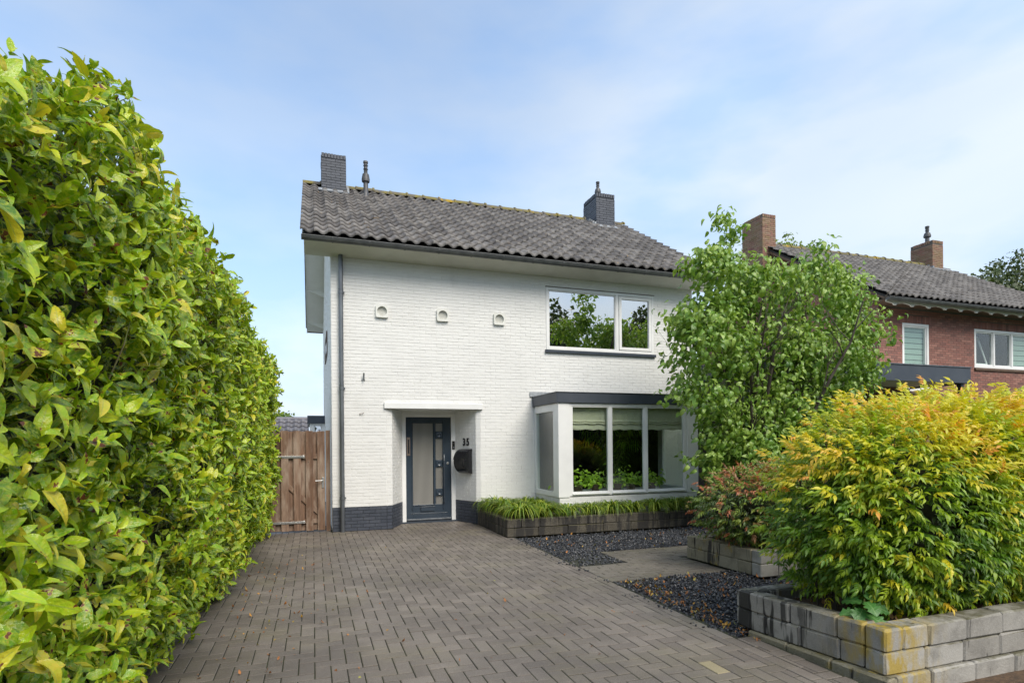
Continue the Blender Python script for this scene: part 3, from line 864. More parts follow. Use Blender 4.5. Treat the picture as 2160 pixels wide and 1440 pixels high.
g = G(); g.box(1.785, y0 - .008, 1.355, 1.855, y0, 1.725); g.build('push_plate', simple('bronze_plate', (.30, .23, .19), (.22, .17, .14), 12, .35, metal=.6), door, bevel=.002)
g = G(); g.box(1.806, y0 - .011, 1.40, 1.838, y0 - .008, 1.68); g.build('push_plate_slot', M['black_matt'], door)
g = G(); g.box(1.775, y0 - .022, .045, 2.685, y0, .075); g.build('weather_bar', M['zinc'], door, bevel=.003)
bell = thing('doorbell', 'small black doorbell with camera on the white door frame', 'doorbell', (2.74, YD, 1.56))
g = G(); g.box(2.712, YD - .024, 1.475, 2.768, YD, 1.645); g.build('bell_body', M['black'], bell, bevel=.006)
g = G(); g.lathe((2.74, YD - .024, 1.60), (0, -1, 0), [(.016, 0), (.014, .004), (.001, .005)], 14); g.build('lens', M['black_matt'], bell)
g = G(); g.lathe((2.74, YD - .024, 1.515), (0, -1, 0), [(.016, 0), (.016, .002), (.001, .003)], 14); g.build('bell_button', M['zinc'], bell)

# letterbox and number on the right splay
pB, pA = Vector((2.775, 11.62, 0)), Vector((3.05, D + .045, 0))
ud = (pA - pB).normalized(); nd = Vector((ud.y, -ud.x, 0)); LEN = (pA - pB).length
box = thing('letterbox', 'black half round letterbox mounted right of the front door', 'letterbox', tuple(pB + ud * .42 + Vector((0, 0, 1.23))))
c0 = pB + ud * .245 + nd * .012 + Vector((0, 0, 1.235)); w_ = .34
arc = [c0 + nd * (math.cos(t) * .205) + Vector((0, 0, math.sin(t) * .245)) for t in np.linspace(-math.pi / 2, math.pi / 2, 19)]
g = G(); g.prism(arc, ud * w_); g.build('body', M['black'], box, smooth=True)
arc2 = [c0 + nd * (math.cos(t) * .213) + Vector((0, 0, math.sin(t) * .250)) for t in np.linspace(.15, math.pi / 2, 9)] + [c0 + Vector((0, 0, .2))]
g = G(); g.prism([p - ud * .006 for p in arc2], ud * (w_ + .012)); g.build('lid', M['black'], box, smooth=True)
arc3 = [c0 + nd * (math.cos(t) * .211) + Vector((0, 0, math.sin(t) * .247)) for t in np.linspace(-.75, .02, 8)]
arc3 += [c0 + nd * (math.cos(t) * .19) + Vector((0, 0, math.sin(t) * .23)) for t in (.02, -.75)]
g = G(); g.prism([p + ud * .05 for p in arc3], ud * (w_ - .10)); g.build('newspaper_flap', M['black'], box, smooth=True)

num = thing('house_number', 'black house number 35 on the white wall above the letterbox', 'house number', tuple(pB + ud * .42 + Vector((0, 0, 1.62))))
xo = .29
for ch in '35':
    cu = bpy.data.curves.new('digit', 'FONT'); cu.body = ch; cu.size = .205; cu.extrude = .006; cu.offset = .006
    to = bpy.data.objects.new('digit_tmp', cu); COL.objects.link(to)
    dg = bpy.context.evaluated_depsgraph_get()
    me = bpy.data.meshes.new_from_object(to.evaluated_get(dg)); bpy.data.objects.remove(to)
    me.materials.clear(); me.materials.append(M['black_matt'])
    org = pB + ud * xo + nd * .016 + Vector((0, 0, 1.555)) - OFF[num]
    sx_ = .86
    mt = Matrix(((ud.x * sx_, 0, nd.x, org.x), (ud.y * sx_, 0, nd.y, org.y), (0, 1, 0, org.z), (0, 0, 0, 1)))
    link('digit', me, num, mt)
    xo += .122

# ---- windows
def rect_frame(g, x0, x1, z0, z1, w, y0, y1):
    g.box(x0, y0, z0, x0 + w, y1, z1); g.box(x1 - w, y0, z0, x1, y1, z1)
    g.box(x0 + w, y0, z0, x1 - w, y1, z0 + w); g.box(x0 + w, y0, z1 - w, x1 - w, y1, z1)
g = G(); rect_frame(g, BW[0] + .002, BW[1] - .002, BW[2] + .01, BW[3] - .012, .055, D - .012, D + .09); g.box(6.17, D - .012, BW[2] + .065, 6.235, D + .09, BW[3] - .067)
win = g.build('upper_window', M['white_paint'], house, bevel=.004)
g = G(); rect_frame(g, 6.245, 7.045, BW[2] + .075, BW[3] - .077, .062, D - .020, D + .05); g.build('sash', M['white_paint'], win, bevel=.006)
g = G(); rect_frame(g, BW[0] + .06, 6.168, BW[2] + .068, BW[3] - .07, .018, D + .0, D + .05); g.build('glazing_bead', M['white_paint'], win)
g = G(); g.box(BW[0] + .078, D + .022, BW[2] + .086, 6.15, D + .028, BW[3] - .088); g.build('pane', M['glass_coated'], win)
g = G(); g.box(6.307, D + .014, BW[2] + .137, 6.983, D + .020, BW[3] - .139); g.build('pane', M['glass_coated'], win)
g = G(); g.box(BW[0] - .03, D - .055, BW[2] - .052, BW[1] + .03, D + .02, BW[2] + .008); g.build('window_sill', M['dark_paint'], win, bevel=.004)
g = G(); g.box(BW[0] - .01, D - .022, BW[3] - .011, BW[1] + .01, D, BW[3] + .003); g.build('drip_strip', simple('drip_strip', (.20, .18, .15)), win)
# rooms behind the glass
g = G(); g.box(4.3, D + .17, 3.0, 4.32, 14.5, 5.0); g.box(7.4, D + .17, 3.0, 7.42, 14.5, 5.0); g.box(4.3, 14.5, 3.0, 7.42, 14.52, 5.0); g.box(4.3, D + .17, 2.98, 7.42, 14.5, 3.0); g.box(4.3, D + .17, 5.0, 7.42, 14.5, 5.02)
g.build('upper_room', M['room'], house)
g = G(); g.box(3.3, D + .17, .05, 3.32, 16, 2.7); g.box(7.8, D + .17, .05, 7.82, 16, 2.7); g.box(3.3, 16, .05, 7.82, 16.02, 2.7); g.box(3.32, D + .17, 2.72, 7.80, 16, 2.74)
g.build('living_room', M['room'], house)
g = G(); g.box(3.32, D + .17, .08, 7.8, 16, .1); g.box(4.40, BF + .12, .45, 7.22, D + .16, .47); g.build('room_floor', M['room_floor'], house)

# ---- bay
bx0, bx1 = 4.275, 7.34
g = G(); z0, z1 = .575, 2.325
# corner panels
g.box(bx0 + .02, BF + .02, 0, bx1 - .02, BF + .10, z0); g.box(bx0 + .02, BF + .10, 0, bx0 + .1, D, z0); g.box(bx1 - .10, BF + .10, 0, bx1 - .02, D, z0)
bay = g.build('bay_window', M['white_mortar'], house)
for (xa, xb, xc, xd) in ((bx0, 4.50, bx0, bx0 + .10), (7.09, bx1, bx1 - .10, bx1)):
    g = G(); g.prism([(xa, BF, z0), (xb, BF, z0), (xb, BF + .10, z0), (xd if xa == bx0 else xb, BF + .10, z0), (xd if xa == bx0 else xb, BF + .20, z0), (xc if xa == bx0 else xb, BF + .20, z0)] if xa == bx0 else [(xa, BF, z0), (xb, BF, z0), (xb, BF + .20, z0), (xc, BF + .20, z0), (xc, BF + .10, z0), (xa, BF + .10, z0)], (0, 0, z1 - z0)); g.build('corner_panel', M['white_paint'], bay, bevel=.003)
g = G(); rect_frame(g, 4.503, 7.087, z0 + .02, z1, .052, BF + .012, BF + .10)
for xm in (5.335, 6.115): g.box(xm, BF + .012, z0 + .072, xm + .052, BF + .10, z1 - .052)
g.build('window_frame', M['white_paint'], bay, bevel=.003)
pan = [(4.555, 5.335), (5.387, 6.115), (6.167, 7.035)]
for (xa, xb) in pan:
    g = G(); rect_frame(g, xa + .001, xb - .001, z0 + .073, z1 - .053, .022, BF + .022, BF + .08); g.build('glazing_bead', M['white_paint'], bay, bevel=.003)
    g = G(); g.box(xa + .023, BF + .050, z0 + .095, xb - .023, BF + .056, z1 - .075); g.build('pane', M['glass'], bay)
    g = G(); g.box(xa + .005, BF - .018, z0 + .040, xb - .005, BF + .012, z0 + .066); g.build('bottom_rail', M['white_paint'], bay, bevel=.006)
for sx_, nm in ((bx0, -1), (bx1, 1)):
    xa, xb = (sx_, sx_ + .08) if nm < 0 else (sx_ - .08, sx_)
    g = G(); y0_, y1_ = BF + .20, D
    g.box(xa, y0_, z0, xb, y1_, z0 + .09); g.box(xa, y0_, z1 - .14, xb, y1_, z1); g.box(xa, y0_, z0 + .09, xb, y0_ + .05, z1 - .14); g.box(xa, y1_ - .07, z0 + .09, xb, y1_, z1 - .14)
    g.build('side_frame', M['white_paint'], bay, bevel=.003)
    g = G(); g.box((xa + xb) / 2 - .003, y0_ + .05, z0 + .09, (xa + xb) / 2 + .003, y1_ - .07, z1 - .14); g.build('pane', M['glass'], bay)
g = G(); g.box(bx0 - .02, BF - .03, 2.328, bx1 + .11, BF - .005, 2.515); g.box(bx0 - .045, BF - .03, 2.328, bx0 - .02, D - .004, 2.515); g.box(bx1 + .11, BF - .03, 2.328, bx1 + .135, D - .004, 2.515)
g.build('fascia', M['fascia'], bay, bevel=.003)
g = G(); g.box(bx0 - .055, BF - .042, 2.517, bx1 + .145, D - .004, 2.532); g.build('roof_edge', M['zinc'], bay, bevel=.002)
g = G(); g.box(bx0 - .02, BF - .005, 2.328, bx1 + .11, D + .1, 2.50); g.build('flat_roof', M['roof_under'], bay)
g = G(); g.box(bx0 + .1, BF + .10, 2.30, bx1 - .1, D + .2, 2.32); g.build('ceiling', M['room'], bay)
g = G(); g.box(bx0 - .10, D - .03, 2.53, bx1 + .2, D - .006, 2.63); g.build('flashing', M['lead'], bay)
lay_bricks((bx0 + .02, BF + .02, 0), (1, 0, 0), (0, -1, 0), bx1 - bx0 - .04, z0 - .01, [], M['white_brick'], bay, ncount=0, seed=8)
# window board inside
g = G(); g.box(bx0 + .1, BF + .10, z0 + .02, bx1 - .1, BF + .45, z0 + .06); g.build('window_board', M['white_paint'], bay)

# ---- blinds and plants inside the bay
for k, (xa, xb) in enumerate(pan):
    lb = ['folded linen blind behind the leftmost bay pane', 'folded linen blind behind the middle bay pane', 'folded linen blind behind the right bay pane beside the pear tree'][k]
    t = thing('roman_blind', lb, 'blind', ((xa + xb) / 2, BF + .16, 2.28), 'roman blinds in the bay window')
    prof = [(BF + .14, 2.29), (BF + .142, 2.02), (BF + .125, 1.985), (BF + .15, 1.975), (BF + .12, 1.955), (BF + .118, 1.945), (BF + .15, 1.935), (BF + .135, 1.86), (BF + .137, 1.83)]
    V, F = [], []
    nx = 14
    for i in range(nx + 1):
        x_ = xa - .01 + (xb - xa + .02) * i / nx
        for j, (py, pz) in enumerate(prof):
            sag = .007 * math.sin(i * 1.3 + k * 2) * (1 if j > 1 else 0) + rnd.uniform(-.004, .004) * (j > 1)
            V.append((x_, py + rnd.uniform(-.003, .003), pz + sag))
    npf = len(prof)
    for i in range(nx):
        for j in range(npf - 1): F.append((i * npf + j, (i + 1) * npf + j, (i + 1) * npf + j + 1, i * npf + j + 1))
    g = G(); g.add(V, F); o = g.build('fabric', M['linen'], t, smooth=False)
    so = o.modifiers.new('thick', 'SOLIDIFY'); so.thickness = .004
    g = G(); g.box(xa - .01, BF + .13, 2.27, xb + .01, BF + .17, 2.31); g.build('head_rail', M['white_paint'], t)

HL = [leaf(.085, .052, 4, .3, .7), leaf(.10, .045, 4, .2, 1.0)]
def pot_plant(x, y, z, n, label, spread=.30, hgt=.26, group='pot plants on the bay window board', tl=(.2, 1)):
    t = thing('pot_plant', label, 'plant', (x, y, z), group)
    g = G(); g.lathe((x, y, z), (0, 0, 1), [(.07, 0), (.095, .13), (.10, .15), (.085, .15), (.08, .13)], 18); g.build('pot', M['terracotta'], t, smooth=True)
    P = np.stack([x + rng.normal(0, spread * .6, n), y + rng.normal(0, .05, n), z + .12 + np.abs(rng.normal(0, hgt * .5, n))], 1)
    d = np.stack([rng.normal(0, 1, n), rng.normal(-.6, .6, n), rng.normal(-.1, .6, n)], 1)
    A = frames(d, rng.normal(0, .4, (n, 3)) + np.array([0, -.6, .8]), rng.uniform(.7, 1.25, n))
    scatter(HL, A, P, rng.uniform(*tl, n), M['house_leaf'], t, 'leaf', 'foliage', n_parts=14)
for x_, lb, n in ((4.78, 'bushy green pot plant at the left end of the bay window board', 75), (5.15, 'trailing pot plant second from the left in the bay', 60), (5.62, 'leafy pot plant left of the dead yellow leaf in the middle pane', 60), (5.93, 'pot plant with a yellowed stem behind the middle pane', 55), (6.40, 'pale green pot plant behind the right bay pane', 80)):
    pot_plant(x_, BF + .24, z0 + .06, int(n * 1.7), lb)
t = thing('palm_plant', 'feathery indoor palm rising behind the bay window plants', 'palm', (6.0, 10.75, .5))
g = G(); g.lathe((6.0, 10.75, .5), (0, 0, 1), [(.14, 0), (.18, .3), (.16, .3)], 18); g.build('pot', M['pot'], t, smooth=True)
gs = G(); A, P = [], []
for k in range(11):
    az = k * 2.4; r0 = .5 + .35 * rnd.random(); h = .75 + .45 * rnd.random()
    pts = [Vector((6.0, 10.75, .8)) + Vector((math.cos(az) * r0 * s * s ** .3, math.sin(az) * r0 * .6 * s, h * math.sin(s * 1.9))) for s in np.linspace(0, 1, 9)]
    gs.tube(pts, [.006 - .004 * s for s in np.linspace(0, 1, 9)], 4)
    for i in range(2, 9):
        dirv = (pts[i] - pts[i - 1]).normalized()
        for sgn in (-1, 1):
            for q in (0, .5):
                side = dirv.cross(Vector((0, 0, 1))).normalized() * sgn
                P.append(tuple(pts[i - 1].lerp(pts[i], q))); A.append((dirv * .6 + side + Vector((0, 0, -.3))).normalized()[:])
gs.build('stem', M['green_stem'], t)
fr_ = frames(np.array(A), np.tile([0, 0, 1.], (len(A), 1)), np.full(len(A), 1.0))
scatter([leaf(.26, .016, 4, .3, .8)], fr_, np.array(P), rng.uniform(0, .7, len(P)), M['house_leaf'], t, 'frond', 'fronds', n_parts=40)

# ---- facade pieces
bowl_m = simple('dish_shade_grey', (.52, .52, .48), (.42, .42, .38), 14, .8)  # hollow shaded by colour, as the lighting alone hides its lower rim
for k, (x_, lb) in enumerate(((1.235, 'leftmost of the three white dished stones above the front door'), (2.385, 'middle of the three white dished stones, above the front door'), (3.53, 'rightmost of the three white dished stones, nearest the upper window'))):
    t = thing('wall_ornament', lb, 'ornament', (x_, D, 4.06), 'white dished stones set in the facade')
    # square stone with a hollow dish
    V, F = [], []; h = .115; N_ = 32; y_ = D - .055
    sq = []
    for i in range(N_):
        th = 2 * math.pi * (i + .5) / N_; c_, s_ = math.cos(th), math.sin(th); m_ = max(abs(c_), abs(s_)); sq.append((x_ + h * c_ / m_, 4.06 + h * s_ / m_, th))
    rings = [[(px, y_ + .055, pz) for px, pz, th in sq], [(px, y_, pz) for px, pz, th in sq]]
    for (r_, dy) in ((.090, 0), (.087, .022), (.074, .038), (.040, .046), (.002, .048)):
        rings.append([(x_ + r_ * math.cos(th), y_ + dy, 4.06 + r_ * math.sin(th)) for _, _, th in sq])
    for rg in rings: V += rg
    nf = 2 * N_
    for a_ in range(len(rings) - 1):
        for i in range(N_): F.append((a_ * N_ + i, a_ * N_ + (i + 1) % N_, (a_ + 1) * N_ + (i + 1) % N_, (a_ + 1) * N_ + i))
    g = G(); g.add(V, F[:nf]); g.build('stone_frame', M['white_plaster'], t, smooth=True)
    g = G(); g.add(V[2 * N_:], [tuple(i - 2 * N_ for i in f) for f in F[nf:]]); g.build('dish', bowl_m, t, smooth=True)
t = thing('flag_holder', 'short grey flagpole socket on the white wall', 'flag holder', (.89, D, 2.86))
g = G(); g.box(.855, D - .016, 2.77, .925, D - .006, 2.79); g.build('bracket', M['steel'], t)
g = G(); g.tube([(.895, D - .05, 2.77), (.895, D - .07, 2.90)], .014, 10); g.build('socket', M['zinc'], t, smooth=True)
t = thing('wall_hook', 'small rusty hook on the white wall below the flag holder', 'hook', (.85, D, 2.15))
g = G(); g.tube([(.82, D - .006, 2.15), (.82, D - .03, 2.15), (.87, D - .035, 2.155), (.89, D - .03, 2.17)], .006, 6); g.build('hook', M['brownwood'], t)

# ---- downpipe
t = thing('downpipe', 'grey zinc downpipe at the left corner of the white house', 'downpipe', (.50, D - .07, 0))
g = G(); g.tube([(.50, D - .075, -.05), (.50, D - .075, 5.06)], .040, 16); g.build('pipe', M['zinc'], t, smooth=True)
for zc in (.62, 2.61, 4.35):
    g = G(); g.tube([(.50, D - .075, zc - .03), (.50, D - .075, zc + .03)], .047, 16); g.tube([(.50, D - .075, zc + .045), (.50, D - .075, zc + .060)], .047, 16); g.box(.535, D - .09, zc - .008, .565, D - .006, zc + .008); g.build('pipe_collar', M['zinc'], t, smooth=True)

# ---- roof
def tile_tmpl(w=.227, L=.335, amp=.028, n=8):
    V, F = [], []
    us = [i / n for i in range(n + 1)]
    prof = [amp * math.sin(2 * math.pi * u + .6) + (.010 if u > .86 else 0) * (u - .86) / .14 for u in us]
    for (y_, dz) in ((0, .006), (0, .050), (L * 1.10, .0)):
        for u, p in zip(us, prof): V.append((u * w, y_ - (.004 if dz < 0 else 0), p + dz))
    k = n + 1
    for r_ in range(2):
        for i in range(n): F.append((r_ * k + i, r_ * k + i + 1, (r_ + 1) * k + i + 1, (r_ + 1) * k + i))
    UV = np.array([(u, v) for v in (0, 0, 1) for u in us])
    return np.array(V), np.array(F), UV
TILE = tile_tmpl()
def roof(house, x0, x1, ey, ez, ry, pt, m, n_parts, skip=[], ridge=True):
    by = 2 * ry - ey; rz = ez + pt * (ry - ey)
    p = math.atan(pt); cp, sp = math.cos(p), math.sin(p)
    slope = (ry - ey) / cp
    g = G()
    th = .05
    g.prism([(x0 + .03, ey, ez - .03), (x0 + .03, ry, rz - .03), (x0 + .03, by, ez - .03), (x0 + .03, by, ez - .03 - th), (x0 + .03, ry, rz - .03 - th), (x0 + .03, ey, ez - .03 - th)], (x1 - x0 - .06, 0, 0))
    rf = g.build('roof', M['roof_under'], house)
    nc = int(round((x1 - x0) / .227)); w = (x1 - x0) / nc
    nr = int(round(slope / .335)); L = slope / nr
    for side in (1, -1):
        A, P = [], []
        for j in range(nr):
            for i in range(nc):
                s = j * L
                if side > 0: o_ = Vector((x0 + i * w, ey - .03 + s * cp, ez + s * sp)); ax = Vector((1, 0, 0)); ay = Vector((0, cp, sp))
                else: o_ = Vector((x0 + (i + 1) * w, by + .03 - s * cp, ez + s * sp)); ax = Vector((-1, 0, 0)); ay = Vector((0, -cp, sp))
                az = ax.cross(ay)
                o_ += az * rnd.uniform(-.003, .004) + ay * rnd.uniform(-.006, .006)
                tw = rnd.gauss(0, .006)
                A.append(np.array([list(ax * (w / .227) + ay * tw), list(ay * (L / .335)), list(az)]).T); P.append(tuple(o_))
        scatter([TILE], A, P, np.zeros(len(P)), m, rf, 'roof_tile', 'roof_tiles', n_parts=n_parts if side > 0 else 0, smooth=True, levels=2, var=np.zeros(len(P), dtype=int))
    # ridge tiles
    nrd = int((x1 - x0) / .40); wr = (x1 - x0) / nrd
    arcp = [(math.cos(t) * .115, math.sin(t) * .105) for t in np.linspace(0, math.pi, 9)]
    V, F = [], []
    for (xx, k_) in ((0, 1.0), (wr * .94, 1.0), (wr * .94, 1.22), (wr * 1.04, 1.22), (wr * 1.04, .9)):
        for (a_, b_) in arcp: V.append((xx, a_ * k_, b_ * k_))
    for r_ in range(4):
        for i in range(8): F.append((r_ * 9 + i, r_ * 9 + i + 1, (r_ + 1) * 9 + i + 1, (r_ + 1) * 9 + i))
    me = np_mesh('ridge_tile', V, F, mats=[M['ridge']])
    for i in range(nrd):
        xx = x0 + i * wr
        if any(a_ < xx + wr / 2 < b_ for a_, b_ in skip): continue
        link('ridge_tile', me, rf, Matrix.Translation(Vector((xx, ry, rz + rnd.uniform(-.008, .006))) - OFF[rf]) @ Matrix.Rotation(rnd.gauss(0, .012), 4, 'Y'))
    return rf
RX0, RX1 = -.18, 8.54
rf = roof(house, RX0, RX1, EY, EZ, RY, PT, M['roof_tile'], 300, skip=[(.24, .8), (7.48, 8.06)])

def gutter(house, x0, x1, y, z, step=.62):
    g = G()
    arc = [(y + .062 * math.cos(t), z + .062 * math.sin(t)) for t in np.linspace(math.pi, 2 * math.pi, 11)]
    inner = [(y + .054 * math.cos(t), z + .054 * math.sin(t)) for t in np.linspace(2 * math.pi, math.pi, 11)]
    V = [(x, a_, b_) for x in (x0, x1) for (a_, b_) in arc + inner]; n = 22
    F = [(i, (i + 1) % n, (i + 1) % n + n, i + n) for i in range(n)] + [tuple(range(n)), tuple(range(2 * n - 1, n - 1, -1))]
    g.add(V, F)
    g.tube([(x0, y - .064, z + .006), (x1, y - .064, z + .006)], .009, 8)
    g.box(x0 + .002, y - .055, z - .015, x1 - .002, y + .055, z - .012)
    for xe in (x0, x1 - .004): g.prism([(xe, a_, b_) for a_, b_ in arc], (.004, 0, 0))
    gt = g.build('gutter', M['gutter'], house, smooth=True)
    x = x0 + step * .8
    arcb = [(y + .068 * math.cos(t), z + .068 * math.sin(t)) for t in np.linspace(math.pi, 2 * math.pi, 11)]
    V = [(x_, a_, b_) for x_ in (0, .028) for (a_, b_) in arcb]
    F = [(i, i + 1, i + 12, i + 11) for i in range(10)]
    while x < x1:
        gg = G(); gg.add([(x + a_, b_, c_) for a_, b_, c_ in V], F); o = gg.build('bracket', M['gutter'], gt); o.modifiers.new('thick', 'SOLIDIFY').thickness = .003
        x += step
gutter(house, RX0 + .02, RX1 - .02, 10.385, 5.135)
g = G(); g.prism([(XL - .45, 10.455, 5.10), (XL - .45, D + .02, 5.0), (XL - .45, D + .02, 5.03), (XL - .45, 10.50, 5.2), (XL - .45, 10.455, 5.2)], (RX1 - .05 - (XL - .45), 0, 0)); g.build('eave_soffit', M['soffit'], house)
# verge: barge board, soffit under the back slope, gussets
g = G(); dz = .10
bz = lambda y: (EZ + PT * (y - EY)) if y <= RY else (EZ + PT * (BY - y))
g.prism([(RX0 + .03, EY + .05, bz(EY + .05) - .02), (RX0 + .03, RY, RZ - .02), (RX0 + .03, BY - .02, EZ), (RX0 + .03, BY - .02, EZ - .15), (RX0 + .03, RY, RZ - .17), (RX0 + .03, EY + .05, bz(EY + .05) - .12)], (.022, 0, 0))
g.build('barge_board', M['white_plaster'], house)
g = G(); g.prism([(RX0 + .053, RY, RZ - .12), (RX0 + .053, BY - .02, EZ - .11), (RX0 + .053, BY - .02, EZ - .13), (RX0 + .053, RY, RZ - .14)], (XL - RX0 - .055, 0, 0)); g.build('verge_soffit', M['white_paint'], house)
g = G(); g.prism([(RX0 + .053, EY + .25, bz(EY + .25) - .12), (RX0 + .053, RY, RZ - .12), (RX0 + .053, RY, RZ - .14), (RX0 + .053, EY + .25, bz(EY + .25) - .14)], (XL - RX0 - .055, 0, 0)); g.build('verge_soffit', M['white_paint'], house)
for y_ in (12.2, 15.87, 17.42, 18.55):
    zz = bz(y_) - .145
    g = G(); g.prism([(RX0 + .06, y_, zz), (XL - .003, y_, zz), (XL - .003, y_, zz - .17), (RX0 + .06, y_, zz - .03)], (0, .045, 0)); g.build('verge_gusset', M['white_plaster'], house)
g = G(); g.box(RX0 + .053, BY - .05, EZ - .14, XL - .002, BY - .01, EZ - .05); g.build('eave_board', M['brownwood'], house)
# small window in the gable
g = G(); rect_frame(g, 0, .8, 3.62, 4.10, .06, 0, 1)
gg = G(); y0_, y1_ = 13.4, 15.2
gg.box(XL - .03, y0_, 3.62, XL - .008, y0_ + .1, 4.12); gg.box(XL - .03, y1_ - .1, 3.62, XL - .008, y1_, 4.12); gg.box(XL - .03, y0_ + .1, 3.62, XL - .008, y1_ - .1, 3.69); gg.box(XL - .03, y0_ + .1, 4.05, XL - .008, y1_ - .1, 4.12)
gw = gg.build('gable_window', M['brownwood'], house)
gg = G(); gg.box(XL - .02, y0_ + .1, 3.69, XL - .014, y1_ - .1, 4.05); gg.build('pane', M['glass_coated'], gw)
gg = G(); gg.box(XL - .009, y0_ + .05, 3.65, XL - .0075, y1_ - .05, 4.09); gg.build('backing', M['brownwood'], gw)

def chimney(house, x0, x1, y0, y1, z0, z1, brick, mortar, course=.0625, n_parts=60, nfl=True, capm=None):
    g = G(); g.box(x0 + .008, y0 + .008, z0, x1 - .008, y1 - .008, z1 - .01)
    ch = g.build('chimney', mortar, house)
    H_ = z1 - z0 - .11
    lay_bricks((x0, y0 + .008, z0), (1, 0, 0), (0, -1, 0), x1 - x0, H_, [], brick, ch, ncount=n_parts, course=course, proud=.008, seed=int(x0 * 10) + 1, jig=.003)
    lay_bricks((x0 + .008, y1, z0), (0, -1, 0), (-1, 0, 0), y1 - y0, H_, [], brick, ch, ncount=n_parts, course=course, proud=.008, seed=int(x0 * 10) + 2, jig=.003)
    lay_bricks((x1 - .008, y0, z0), (0, 1, 0), (1, 0, 0), y1 - y0, H_, [], brick, ch, ncount=0, course=course, proud=.008, seed=int(x0 * 10) + 3)
    lay_bricks((x1, y1 - .008, z0), (-1, 0, 0), (0, 1, 0), x1 - x0, H_, [], brick, ch, ncount=0, course=course, proud=.008, seed=int(x0 * 10) + 4)
    # rowlock course on top
    def row(p, d, nrm, L_):
        k = int(L_ / .068); w = L_ / k
        for i in range(k):
            c_ = Vector(p) + Vector(d) * (i + .5) * w + Vector((0, 0, z1 - .052 + rnd.uniform(-.004, .004)))
            mt = Matrix.Translation(c_ - OFF[ch] + Vector(nrm) * rnd.uniform(-.003, .003))
            o = link('brick', rowme if abs(d[0]) > .5 else rowme2, ch, mt)
    rowme = bevel_box_mesh('brick', .058, .10, .105, .005, brick); rowme2 = bevel_box_mesh('brick', .10, .058, .105, .005, brick)
    row((x0, y0 + .045, 0), (1, 0, 0), (0, -1, 0), x1 - x0); row((x0 + .045, y0 + .1, 0), (0, 1, 0), (-1, 0, 0), y1 - y0 - .2)
    row((x1 - .045, y0 + .1, 0), (0, 1, 0), (1, 0, 0), y1 - y0 - .2)
    return ch
def flue(house, x, y, z0, z1, scale=1.0, name='flue_pipe', dark=True):
    H_ = z1 - z0; r_ = .055 * scale
    g = G()
    g.lathe((x, y, z0), (0, 0, 1), [(r_ * 1.25, 0), (r_ * 1.15, .12), (r_, .13), (r_, H_ * .42), (r_ * 1.65, H_ * .43), (r_ * 1.75, H_ * .50), (r_ * 1.35, H_ * .64), (r_ * .8, H_ * .66), (r_ * .8, H_ * .76),
                                    (r_ * 1.05, H_ * .78), (r_ * .8, H_ * .80), (r_ * .8, H_ * .86), (r_ * 1.05, H_ * .88), (r_ * .8, H_ * .90), (r_ * .8, H_ * .93), (r_ * 1.05, H_ * .95), (r_ * 1.0, H_), (.01, H_)], 18)
    return g.build(name, M['black_matt'] if False else M['flue'], house, smooth=True)
M['flue'] = simple('flue_metal', (.06, .062, .066), (.10, .10, .105), 9, .5, metal=.3)
c1 = chimney(house, .24, .80, 14.22, 15.0, 7.35, 8.47, M['dark_brick'], M['dark_mortar'])
c2 = chimney(house, 7.48, 8.06, 14.28, 15.08, 7.4, 8.54, M['dark_brick'], M['dark_mortar'])
flue(house, 1.245, 14.12, 7.50, 8.36, 1.0)
flue(c2, 7.78, 14.75, 8.50, 9.07, .95, 'flue_terminal')
for (x0_, x1_) in ((.17, .86), (7.41, 8.12)):
    zz = EZ + PT * (14.22 - EY)
    g = G(); g.prism([(x0_, 14.05, zz - .075), (x0_, 14.25, zz + .06), (x0_, 14.25, zz + .085), (x0_, 14.03, zz - .05)], (x1_ - x0_, 0, 0))
    for i in range(4):
        xa = x1_ - .04 if x0_ < 1 else x0_
        g.box(xa, 14.24 + i * .11, zz + i * .068, xa + .05, 14.36 + i * .11, zz + .14 + i * .068)
    g.build('flashing', M['lead'], house)

g = G(); g.box(-5, 11.95, -.12, 7.9, 21.5, -.02); struct(g.build('bounce_yard', simple('bounce_paving', (.22, .21, .19), (.28, .26, .23), 3, .8)))  # unseen pale paving added to bounce light up under the verge
# ================================================================== GATE
GY = 11.12
gate = thing('wooden_gate', 'weathered brown wooden garden gate between hedge and white house', 'gate', (-.3, GY, 0))
xs = -.93
k = 0
bw = .128
boards = [(-.93, 1), (-.835, 0), (-.715, 1), (-.62, 0), (-.475, 1), (-.37, 0), (-.275, 1), (-.165, 0), (-.07, 1), (.01, 0), (.115, 1)]
front = [(-.99, .13), (-.77, .125), (-.545, .125), (-.335, .125), (-.125, .125), (.075, .13)]
for i, (x_, w_) in enumerate(front):
    g = G(); g.box(x_, GY - .020 + rnd.uniform(-.002, .002), .03 + rnd.uniform(-.01, .01), x_ + w_, GY, 1.84 + rnd.uniform(-.006, .004)); g.build('board', M['wood'], gate, bevel=.004)
for i in range(5):
    x_ = front[i][0] + front[i][1] - .02; x2 = front[i + 1][0] + .02
    g = G(); g.box(x_, GY + .032, .03, x2, GY + .050, 1.83 + rnd.uniform(-.006, .004)); g.build('board', M['wood'], gate, bevel=.003)
for (z0_, z1_) in ((.155, .235), (1.33, 1.42)):
    g = G(); g.box(-.99, GY + .002, z0_, .205, GY + .030, z1_); g.build('rail', M['wood'], gate, bevel=.003)
g = G(); g.obox((-.36, GY + .016, .78), (.5 / 1, 0, -.48), (0, .013, 0), (.025, 0, .03)); g.build('brace', M['wood'], gate, bevel=.003)
g = G(); g.box(.222, GY - .02, 0, .30, GY + .055, 1.85); g.build('post', M['wood'], gate, bevel=.004)
